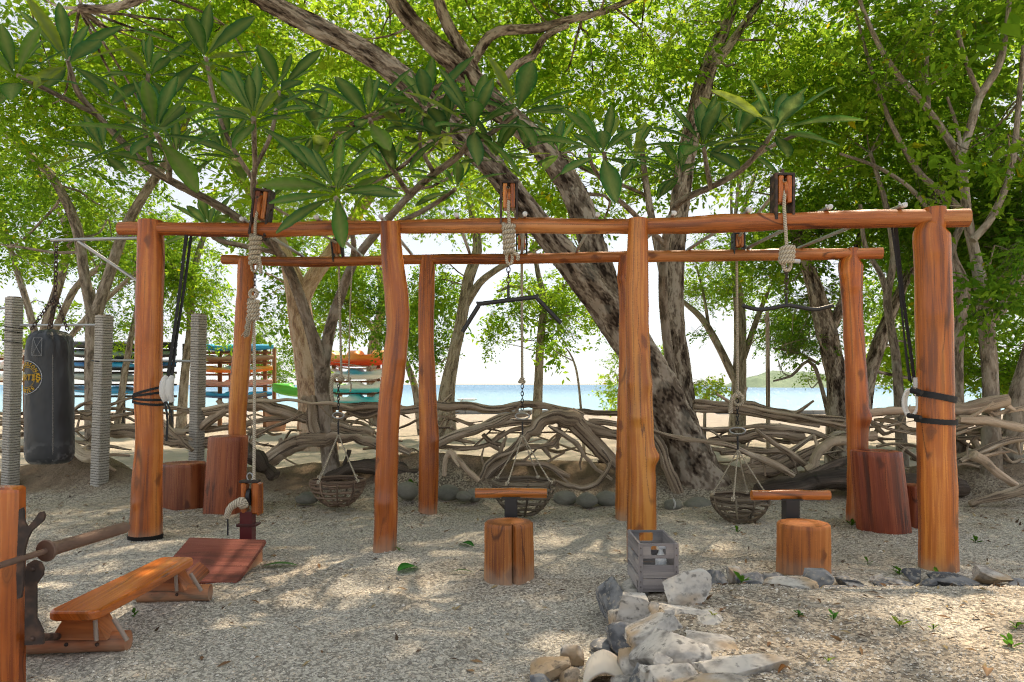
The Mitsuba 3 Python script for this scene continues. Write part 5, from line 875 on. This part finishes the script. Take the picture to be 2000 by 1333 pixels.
for q, (x, y, rx, ry, lb) in enumerate(LS): pstone('grey_stone', lb, x, y, rx, ry, gz(y + ry * .6), 'slate_mat' if q in (2, 3) else 'rock_mat', 90 + q)
SR = [(1350, 1131, 28, 9), (1395, 1140, 18, 12), (1438, 1131, 14, 12), (1470, 1140, 24, 10), (1480, 1158, 26, 11), (1390, 1166, 20, 9), (1420, 1166, 18, 8), (1510, 1138, 22, 10), (1548, 1143, 20, 9), (1556, 1166, 40, 14), (1600, 1140, 28, 14), (1640, 1168, 24, 9), (1690, 1158, 26, 7), (1745, 1146, 30, 8), (1785, 1131, 14, 8), (1715, 1135, 12, 6), (1855, 1136, 30, 6), (1928, 1131, 28, 10), (1990, 1145, 20, 5), (1365, 1178, 14, 8), (1660, 1140, 16, 5), (1820, 1140, 12, 5)]
ORD = 'first second third fourth fifth sixth seventh eighth ninth tenth eleventh twelfth thirteenth fourteenth fifteenth sixteenth seventeenth eighteenth nineteenth twentieth twenty-first twenty-second'.split()
for q, (x, y, rx, ry) in enumerate(sorted(SR)):
    Z = gz(y + ry * 1.0, .0); Z = gz(y + ry, float(zg((x - CX) * Z / F, Z)))
    pstone('edging_stone', f'{ORD[q]} stone from the left in the row edging the right foreground', x, y - ry * .35, rx * 1.3, ry * 1.75, Z, 'slate_mat' if q % 5 else 'rock_mat', 120 + q, group='edging stones of the right foreground row')
hb = thing('bark_shell', 'curved beige hollow piece at the bottom edge beside the wall', 'bark piece'); th = np.linspace(-.15, math.pi + .15, 26); Zc = 3.62; cc = at(1184, 1345, Zc); v = []
for y_, s in ((-.09, 1.), (.0, 1.02), (.12, .98), (.24, .9)):
    for rr in (.122, .108): v += [[cc[0] + rr * s * math.cos(t) * .95 + (.10 * y_), Zc + y_, cc[2] - .005 + rr * s * math.sin(t) * (1 - .25 * (math.cos(t) > 0) * math.cos(t))] for t in th]
v = np.array(v); f = []; n = 26
for a in range(3):
    for i in range(n - 1):
        for o, fl in ((0, 1), (n, 0)): b = a * 2 * n + o + i; e = b + 2 * n; f += [[b, b + 1, e + 1], [b, e + 1, e]] if fl else [[b, e + 1, b + 1], [b, e, e + 1]]
for i in range(n - 1): f += [[i, n + i, n + i + 1], [i, n + i + 1, i + 1]]
G().add(v, f, None, np.where(np.arange(len(v))[:, None] % (2 * n) < n, [[.50, .46, .40]], [[.36, .25, .15]])).put(sub(hb, 'shell'), 'matte')

# ---------------------------------------------------------------- crate with a bottle
cr = thing('slatted_crate', 'grey slatted wooden crate standing on the stone wall', 'crate'); x0, x1, y0, y1, z0, z1 = .752, .985, 4.40, 4.82, .272, .558; t = .012
def slat(name, outline, org, ax, ay, holes=()):
    p = sbox(*outline)
    for h in holes: p = p.difference(sbox(h[0] + .012, h[1], h[2] - .012, h[3]).buffer(.012))
    m = trimesh.creation.extrude_polygon(p, t, engine='earcut'); v, f, u = hard(m, 0, frame(org, ax, ay, np.cross(ax, ay))); G().add(v, f, u).put(sub(cr, name), 'crate_wood')
H = z1 - z0
for yy in (y0 + t, y1 - .002):
    w = x1 - x0; hl = (w / 2 - .045, H - .058, w / 2 + .045, H - .026)
    slat('slat', (.0, H - .088, w, H), [x0, yy, z0], [1, 0, 0], [0, 0, 1], (hl,)); slat('slat', (.0, .0, w, .078), [x0, yy, z0], [1, 0, 0], [0, 0, 1]); slat('slat', (.0, .082, w, .158), [x0, yy, z0], [1, 0, 0], [0, 0, 1])
    for xx in (x0 - .002, x1 - .024): one(sub(cr, 'corner_post'), bx(xx, xx + .026, yy - .012 - .006 * (yy < 4.5), yy - .0005 + .006 * (yy > 4.5), z0 - .002, z1 + .001, .002), 'crate_wood')
for xx in (x0 + .0005, x1 - t - .0005):
    for a, b in ((0, .075), (.1, .18), (.205, H - .001)): slat('side_slat', (0, a, y1 - y0 - .03, b), [xx, y0 + .015, z0], [0, 1, 0], [0, 0, 1])
one(sub(cr, 'floor_board'), bx(x0 + .014, x1 - .014, y0 + .014, y1 - .016, z0 + .004, z0 + .016, .002), 'crate_wood', 1)
for xx in (x0 + .01, x1 - .012):
    for zz_ in (.03, .06, .12, .15, .22, .26): one(sub(cr, 'nail'), trimesh.creation.icosphere(1, .0035), 'rust_iron', M=rot([xx, y0 - .007, z0 + zz_]))
bt = thing('spray_bottle', 'white plastic bottle standing inside the grey crate', 'bottle'); g = G(); g.tm(trimesh.creation.revolve(np.array([[0, 0], [.03, 0], [.034, .01], [.034, .15], [.02, .185], [.013, .2], [.013, .215], [0, .215]]), sections=24), (.70, .72, .74), M=rot([.902, 4.5, z0 + .018])); g.put(sub(bt, 'body'), 'paint'); one(sub(bt, 'nozzle'), bx(.885, .93, 4.488, 4.512, z0 + .234, z0 + .262, .004), 'paint', c=(.66, .68, .70))

# ---------------------------------------------------------------- kayak and paddle board racks
def boat(name, label, cat, c, L, w, h, cols, yaw, seed=0, up=True):
    """A sit-on-top kayak or a board: pointed hull, belly and deck of different curve, cockpit wells."""
    n, m = 28, 20; s = np.linspace(-1, 1, n); v, col = [], []; rng = np.random.default_rng(seed); cols = np.array(cols, float)
    for a in s:
        e = max(.02, (1 - abs(a) ** 2.6)) ** .8; rock = .22 * h * abs(a) ** 2.5 * (1 if up else -1)
        for b in range(m):
            q = 2 * math.pi * b / m; cy, cz = math.cos(q), math.sin(q); zz_ = h * .5 * np.sign(cz) * abs(cz) ** .75 * (.55 + .45 * e)
            if cz > .5 and abs(abs(a) - .3) < .16 and h > .2: zz_ -= h * .3
            v.append([L / 2 * a, w / 2 * e * np.sign(cy) * abs(cy) ** .8, zz_ + rock]); t = .5 + .5 * math.sin(a * 5 + seed + cz); col.append(cols[0] * (1 - t) + cols[1] * t if cz > -.25 else cols[2])
    v = np.array(v); i, j = np.meshgrid(np.arange(n - 1), np.arange(m), indexing='ij'); q = np.stack([i * m + j, i * m + (j + 1) % m, (i + 1) * m + (j + 1) % m, (i + 1) * m + j], -1).reshape(-1, 4)
    f = np.vstack([q[:, [0, 2, 1]], q[:, [0, 3, 2]], [[0, k, k + 1] for k in range(1, m - 1)], [[(n - 1) * m, (n - 1) * m + k + 1, (n - 1) * m + k] for k in range(1, m - 1)]])
    k = thing(name, label, cat); G().add(trimesh.transform_points(v, rot(c, yaw)), f, None, np.array(col)).put(sub(k, 'hull'), 'paint'); return k
def rack(label, x0, x1, rows, Z, ytop, col, posts_):
    k = thing('boat_rack', label, 'rack')
    for x in posts_:
        for d in (0, 1.0):
            t = at(x, ytop, Z); z0_ = float(zg(t[0], Z + d)) - .1; one(sub(k, 'post'), bx(t[0] - .06, t[0] + .06, Z + d + .1, Z + d + .22, z0_, t[2], .01), 'matte', c=col)
    for y in rows:
        for d in (.05, 1.09): a, b = at(x0, y, Z + d)[0], at(x1, y, Z + d)[0]; z = at(x0, y, Z)[2]; one(sub(k, 'rail'), bx(a, b, Z + d - .03, Z + d + .03, z - .03, z + .03, .008), 'matte', c=col)
OR, BL, WH_, GR, PK, TQ, NV, DK = (.88, .24, .03), (.03, .34, .68), (.80, .82, .82), (.09, .48, .04), (.70, .34, .27), (.08, .55, .62), (.02, .09, .28), (.03, .032, .035)
rack('brown rack of stacked kayaks behind the plumeria', 632, 752, (746, 770, 797), 26, 690, (.22, .10, .05), (650, 738))
for q, (y, c, lb, h) in enumerate(((701, [(.85, .45, .20), OR, (.70, .07, .01)], 'orange and yellow kayak on top of the stack behind the plumeria', .50), (731, [WH_, (.05,.35,.62), WH_], 'blue and white kayak, second in the stack behind the plumeria', .34), (757, [WH_, WH_, TQ], 'white kayak, third in the stack behind the plumeria', .36), (781, [(.05,.45,.55), WH_, TQ], 'turquoise kayak at the bottom of the stack behind the plumeria', .36))): boat('kayak', lb, 'kayak', at(695, y, 26.1), 3.0, .9, h * 1.15, c, -8 + q * 3, q)
boat('kayak', 'bright green kayak lying beyond the driftwood left of the plumeria', 'kayak', at(605, 763, 27), 2.6, .85, .5, [GR, GR, GR], 10, 7)
rack('brown rack of paddle boards beside the left rear post', 385, 530, (688, 708, 732, 755), 26, 676, (.26, .12, .06), (426, 515))
for q, (y, c, lb) in enumerate(((680, [BL, TQ, BL], 'bright blue board on top of the rack by the left rear post'), (701, [(.35, .2, .12), (.4, .25, .16), (.3, .16, .1)], 'brown board, second from the top by the left rear post'), (722, [TQ, (.75, .33, .03), OR], 'orange and turquoise board by the left rear post'), (749, [PK, (.6, .35, .3), PK], 'pink board by the left rear post'), (772, [BL, BL, NV], 'blue board at the bottom by the left rear post'))): boat('paddle_board', lb, 'paddle board', at(456, y, 26.05), 2.75, .8, .25, c, 5 - q * 2, 20 + q)
rack('dark rack of paddle boards between the bag and the far left front post', 130, 345, (684, 706, 728, 752, 775), 24, 668, (.05, .045, .04), (165, 235, 330))
for q, (y, c, lb) in enumerate(((676, [DK, DK, DK], 'black board on top of the dark rack'), (694, [(.16, .24, .22), (.22, .30, .28), DK], 'grey green board, second in the dark rack'), (716, [NV, BL, DK], 'navy and blue board in the middle of the dark rack'), (738, [(.30, .36, .34), (.35, .38, .36), (.2, .25, .24)], 'pale grey board, second lowest in the dark rack'), (763, [DK, BL, BL], 'blue and black board at the bottom of the dark rack'))): boat('paddle_board', lb, 'paddle board', at(238, y, 24.05), 3.5, .8, .27, c, 4 - q * 2, 30 + q)
rack('brown board rack at the far left edge', -80, 55, (700, 722, 745), 24, 660, (.20, .10, .06), (-20, 44))
for q, (y, c, lb) in enumerate(((692, [WH_, (.7, .5, .45), WH_], 'white board on top at the far left edge'), (713, [WH_, (.75, .3, .15), WH_], 'white and orange board in the middle at the far left edge'), (736, [(.45, .6, .58), WH_, WH_], 'pale green board at the bottom at the far left edge'))): boat('paddle_board', lb, 'paddle board', at(-20, y, 24.05), 2.4, .8, .27, c, 3, 40 + q)
tp = thing('stump_planter', 'reddish cut stump on the sand beyond the left driftwood', 'stump'); b = at(540, 838, 24); G().tube([b - [0, 0, .1], b + [0, 0, .72]], [.26, .40], n=20, ds=.15, rough=.03, rs=3, c=(.36, .20, .13)).put(sub(tp, 'trunk'), 'matte')
tp = thing('stump_planter', 'grey cut stump on the sand right of the reddish one', 'stump'); b = at(598, 836, 24.5); G().tube([b - [0, 0, .1], b + [0, 0, .5]], [.30, .28], n=16, ds=.15, rough=.03, rs=3, c=(.30, .22, .16)).put(sub(tp, 'trunk'), 'matte')
for nm, lb, x0, x1, Z, y in (('sea_kerb', 'low grey kerb at the beach edge left of the third posts', 840, 1260, 38, 802), ('sea_kerb', 'low grey kerb at the beach edge right of the great trunk', 1400, 1680, 38, 803)):
    k = thing(nm, lb, 'kerb'); a, b = at(x0, y, Z), at(x1, y, Z); g0 = float(zg(a[0], Z)) - .2
    for q in range(12): xx = a[0] + (b[0] - a[0]) * np.array([q, q + .985]) / 12; one(sub(k, 'stone'), bx(xx[0], xx[1], Z - .2, Z + .2, g0, a[2] + .02 + .05 * R.random(), .03), 'matte', c=np.array([.20, .21, .21]) * R.uniform(.8, 1.2))
bo = thing('beached_boat', 'tiny pale boat floating near the shore left of the middle rope', 'boat'); P = at(912, 782, 60); boat_k = G().tube([P + [-.8, 0, .06], P + [-.4, 0, 0], P + [.4, 0, 0], P + [.8, 0, .07]], [.03, .12, .12, .03], n=10, c=(.6, .58, .52)).put(sub(bo, 'hull'), 'paint')
mp = thing('mooring_pole', 'slim grey pole standing by the sea in front of the feathery shrub', 'pole'); b = at(1501, 800, 13); b[2] = float(zg(b[0], 13)) - .1; G().tube([b, at(1499, 632, 13), at(1498, 622, 13)], [.036, .034, .03], n=10).put(sub(mp, 'shaft'), 'drift_wood'); G().tube([at(1498, 629, 13), at(1498, 621, 13)], .045, n=10).put(sub(mp, 'cap'), 'drift_wood')

# ---------------------------------------------------------------- small things on the ground
def ground_leaf(name, label, x, y, Lpx, wpx, ang, col, curl=.15):
    Z = gz(y)
    for _ in range(4): Z = gz(y, float(zg((x - CX) * Z / F, Z)))
    c = at(x, y, Z); L, w = Lpx * Z / F, .5 * wpx * Z / F; t = np.linspace(0, 1, 9); a = math.radians(ang); d = np.array([math.cos(a), math.sin(a), 0]); s = np.array([-d[1], d[0], 0]); z0_ = float(zg(c[0], c[1])) + .012
    P = c[None] * [1, 1, 0] + (t[:, None] - .5) * L * d + EZ * (z0_ + .02 * np.sin(t * 3.1)[:, None] * 1.2); ww = w * np.sin(np.pi * (t * .94 + .03)) ** .8
    v = np.stack([P - ww[:, None] * s + EZ * curl * ww[:, None], P, P + ww[:, None] * s + EZ * curl * ww[:, None]], 1).reshape(-1, 3); f = [[q * 3 + m, q * 3 + m + 1, q * 3 + m + 4] for q in range(8) for m in (0, 1)] + [[q * 3 + m, q * 3 + m + 4, q * 3 + m + 3] for q in range(8) for m in (0, 1)]
    k = numbered(name); labels[k] = {'label': label, 'category': 'leaf'}; c3 = np.tile(np.array([col, np.array(col) * 1.8 + .02, col]), (9, 1)); G().add(v, f, None, c3).put(k, 'big_leaf')
ground_leaf('fallen_leaf', 'dark green leaf on the gravel between second post and cracked seat', 797, 1115, 44, 40, 35, (.03, .13, .02)); ground_leaf('fallen_leaf', 'pale green leaf on the gravel right of the bench', 546, 1109, 70, 17, 8, (.10, .20, .06)); ground_leaf('fallen_leaf', 'dark green leaf behind the cracked seat on its left', 911, 1068, 32, 24, -25, (.03, .12, .02)); ground_leaf('fallen_leaf', 'narrow grey green leaf left of the cracked seat foot', 902, 1122, 44, 9, 0, (.12, .17, .09)); ground_leaf('fallen_leaf', 'brown curled leaf at the lower right corner', 1532, 1318, 30, 14, 20, (.20, .09, .03), .3); ground_leaf('fallen_leaf', 'tan curled leaf at the bottom right', 1930, 1322, 26, 20, 50, (.40, .26, .15), .3); ground_leaf('fallen_leaf', 'brown dry leaf by the edging stones', 1672, 1145, 16, 12, 10, (.25, .13, .05), .3); ground_leaf('fallen_leaf', 'small rusty leaf beside the wall stones', 1478, 1304, 16, 9, 70, (.25, .10, .04), .3)
def sprout(label, x, y, hpx, n, col, seed, grp=None):
    rng = np.random.default_rng(seed); Z = gz(y, .25 if (x > 1290 and y > 1200) else .1 if (x > 1290 and y > 1160) else 0); b = at(x, y, Z); b[2] = float(zg(b[0], b[1])); k = thing('seedling', label, 'weed', grp); h = hpx * Z / F
    for q in range(n):
        a = rng.uniform(0, 6.28); d = np.array([math.cos(a), math.sin(a), rng.uniform(.15, 1.3)]); d = nrm(d); L = h * rng.uniform(.6, 1.1); s = nrm(np.cross(d, EZ)) * L * .20; u0 = b + EZ * rng.uniform(0, .45) * h
        v = np.array([u0, u0 + d * L * .3 + s * .8, u0 + d * L * .65 + s - EZ * .02 * L, u0 + d * L - EZ * .15 * L, u0 + d * L * .65 - s - EZ * .02 * L, u0 + d * L * .3 - s * .8]); G().add(v, [[0, 1, 5], [1, 2, 4], [1, 4, 5], [2, 3, 4]], None, np.array(col) * rng.uniform(.7, 1.3)).put(sub(k, 'leaf'), 'leaf_mat', False)
    G().tube([b - EZ * .01, b + EZ * h * .5], .003, n=5, c=(.1, .18, .04)).put(sub(k, 'stem'), 'leaf_mat')
SP = [('green weed between the wall and the edging stones', 1448, 1172, 26, 8, (.12, .28, .03)), ('yellow green weed beside the big wall stones', 1395, 1215, 22, 5, (.40, .42, .02)), ('tall leafy weed at the right frame edge', 1975, 1262, 26, 8, (.12, .30, .03)), ('weed with long leaf at the right edge, upper one', 1985, 1222, 20, 6, (.16, .33, .04)), ('bright weed in the lit patch of the right foreground', 1757, 1228, 24, 6, (.28, .40, .03)), ('grassy sprig right of the bright weed', 1823, 1228, 22, 4, (.22, .36, .04)), ('weed at the bottom edge right of the wall', 1508, 1305, 22, 6, (.14, .32, .03)), ('tuft of weed at the foot of the far right front post', 1832, 1130, 20, 9, (.14, .28, .03)), ('weed tuft left of the far right front post', 1757, 1125, 20, 9, (.12, .27, .03)), ('weed tuft behind the right edging stones', 1695, 1100, 14, 6, (.08, .18, .02)), ('weed beside the short dark stump', 1905, 1062, 16, 7, (.08, .20, .02)), ('green tuft at the foot of the right rear post', 1663, 1032, 18, 9, (.09, .20, .02)), ('small weed left of the uncracked log seat', 1440, 1042, 16, 6, (.10, .24, .02)), ('small weed by the second rear post foot', 800, 978, 18, 8, (.09, .22, .02)), ('weed at the foot of the second front post', 780, 1080, 12, 6, (.12, .26, .03)), ('weed in the gravel right of the bench', 262, 1205, 18, 7, (.08, .18, .03)), ('weed left of the left stumps', 90, 925, 16, 8, (.09, .22, .02)), ('tiny weed in the right foreground shade', 1560, 1205, 16, 6, (.08, .24, .05)), ('weed by a stone in the right foreground', 1628, 1210, 18, 6, (.10, .28, .05)), ('sprig above the bottom edge in the right foreground', 1618, 1300, 20, 3, (.22, .34, .03))]
for q, (lb, x, y, h, n, c) in enumerate(SP): sprout(lb, x, y, h, n, c, q)

rng = np.random.default_rng(12)                                   # loose gravel and leaf litter: uncountable
n = 60000; yy = 3.0 + 5.6 * rng.random(n) ** 1.5; xx = rng.uniform(-1, 1, n) * yy * .78
o = np.array([[1, 0, 0], [-1, 0, 0], [0, 1, 0], [0, -1, 0], [0, 0, 1], [0, 0, -1.0]]); fo = np.array([[0, 2, 4], [2, 1, 4], [1, 3, 4], [3, 0, 4]])
s = (.0035 + .006 * rng.random(n) ** 2.5 + .013 * rng.random(n) ** 60)[:, None, None] * rng.uniform(.7, 1.3, (n, 1, 3)); a = rng.uniform(0, 6.28, n); ca, sa = np.cos(a), np.sin(a)
Rm = np.zeros((n, 3, 3)); Rm[:, 0, 0] = ca; Rm[:, 0, 1] = -sa; Rm[:, 1, 0] = sa; Rm[:, 1, 1] = ca; Rm[:, 2, 2] = .75
v = np.einsum('nij,nkj->nki', Rm, o[None] * s) + np.stack([xx, yy, zg(xx, yy) + .001], -1)[:, None]
tone = np.array([[.60, .54, .45], [.42, .38, .31], [.22, .20, .17], [.52, .44, .34], [.68, .64, .57]])[rng.integers(0, 5, n)] * rng.uniform(.8, 1.15, (n, 1))
G().add(v.reshape(-1, 3), (np.arange(n)[:, None, None] * 6 + fo[None]).reshape(-1, 3), None, np.repeat(tone, 6, 0)).put('gravel', 'matte', False); stuff('gravel', 'loose grey beige gravel scattered over the exercise yard', 'gravel')
n = 2600; yy = 3.2 + 7.2 * rng.random(n); xx = rng.uniform(-1, 1, n) * yy * .76; keep = (yy > 7.8) | ((xx > .8) & (rng.random(n) < .4)) | (rng.random(n) < .17); xx, yy = xx[keep], yy[keep]; n = len(xx)
d = nrm(np.stack([rng.normal(size=n), rng.normal(size=n), .25 * rng.normal(size=n)], -1)); L = rng.uniform(.015, .045, (n, 1)); w = nrm(np.cross(d, EZ + .3 * rng.normal(size=(n, 3)))) * L * .3; c0 = np.stack([xx, yy, zg(xx, yy) + .009], -1)
v = np.stack([c0 - d * L, c0 + w + EZ * .004, c0 + d * L, c0 - w + EZ * .006], 1).reshape(-1, 3); col = np.array([[.16, .09, .045], [.26, .16, .08], [.09, .06, .04], [.32, .24, .12]])[rng.integers(0, 4, n)]
G().add(v, (np.arange(n)[:, None, None] * 4 + np.array([[0, 1, 2], [0, 2, 3]])).reshape(-1, 3), None, np.repeat(col, 4, 0)).put('leaf_litter', 'matte', False); stuff('leaf_litter', 'dry brown leaf litter on the soil and gravel', 'leaf litter')
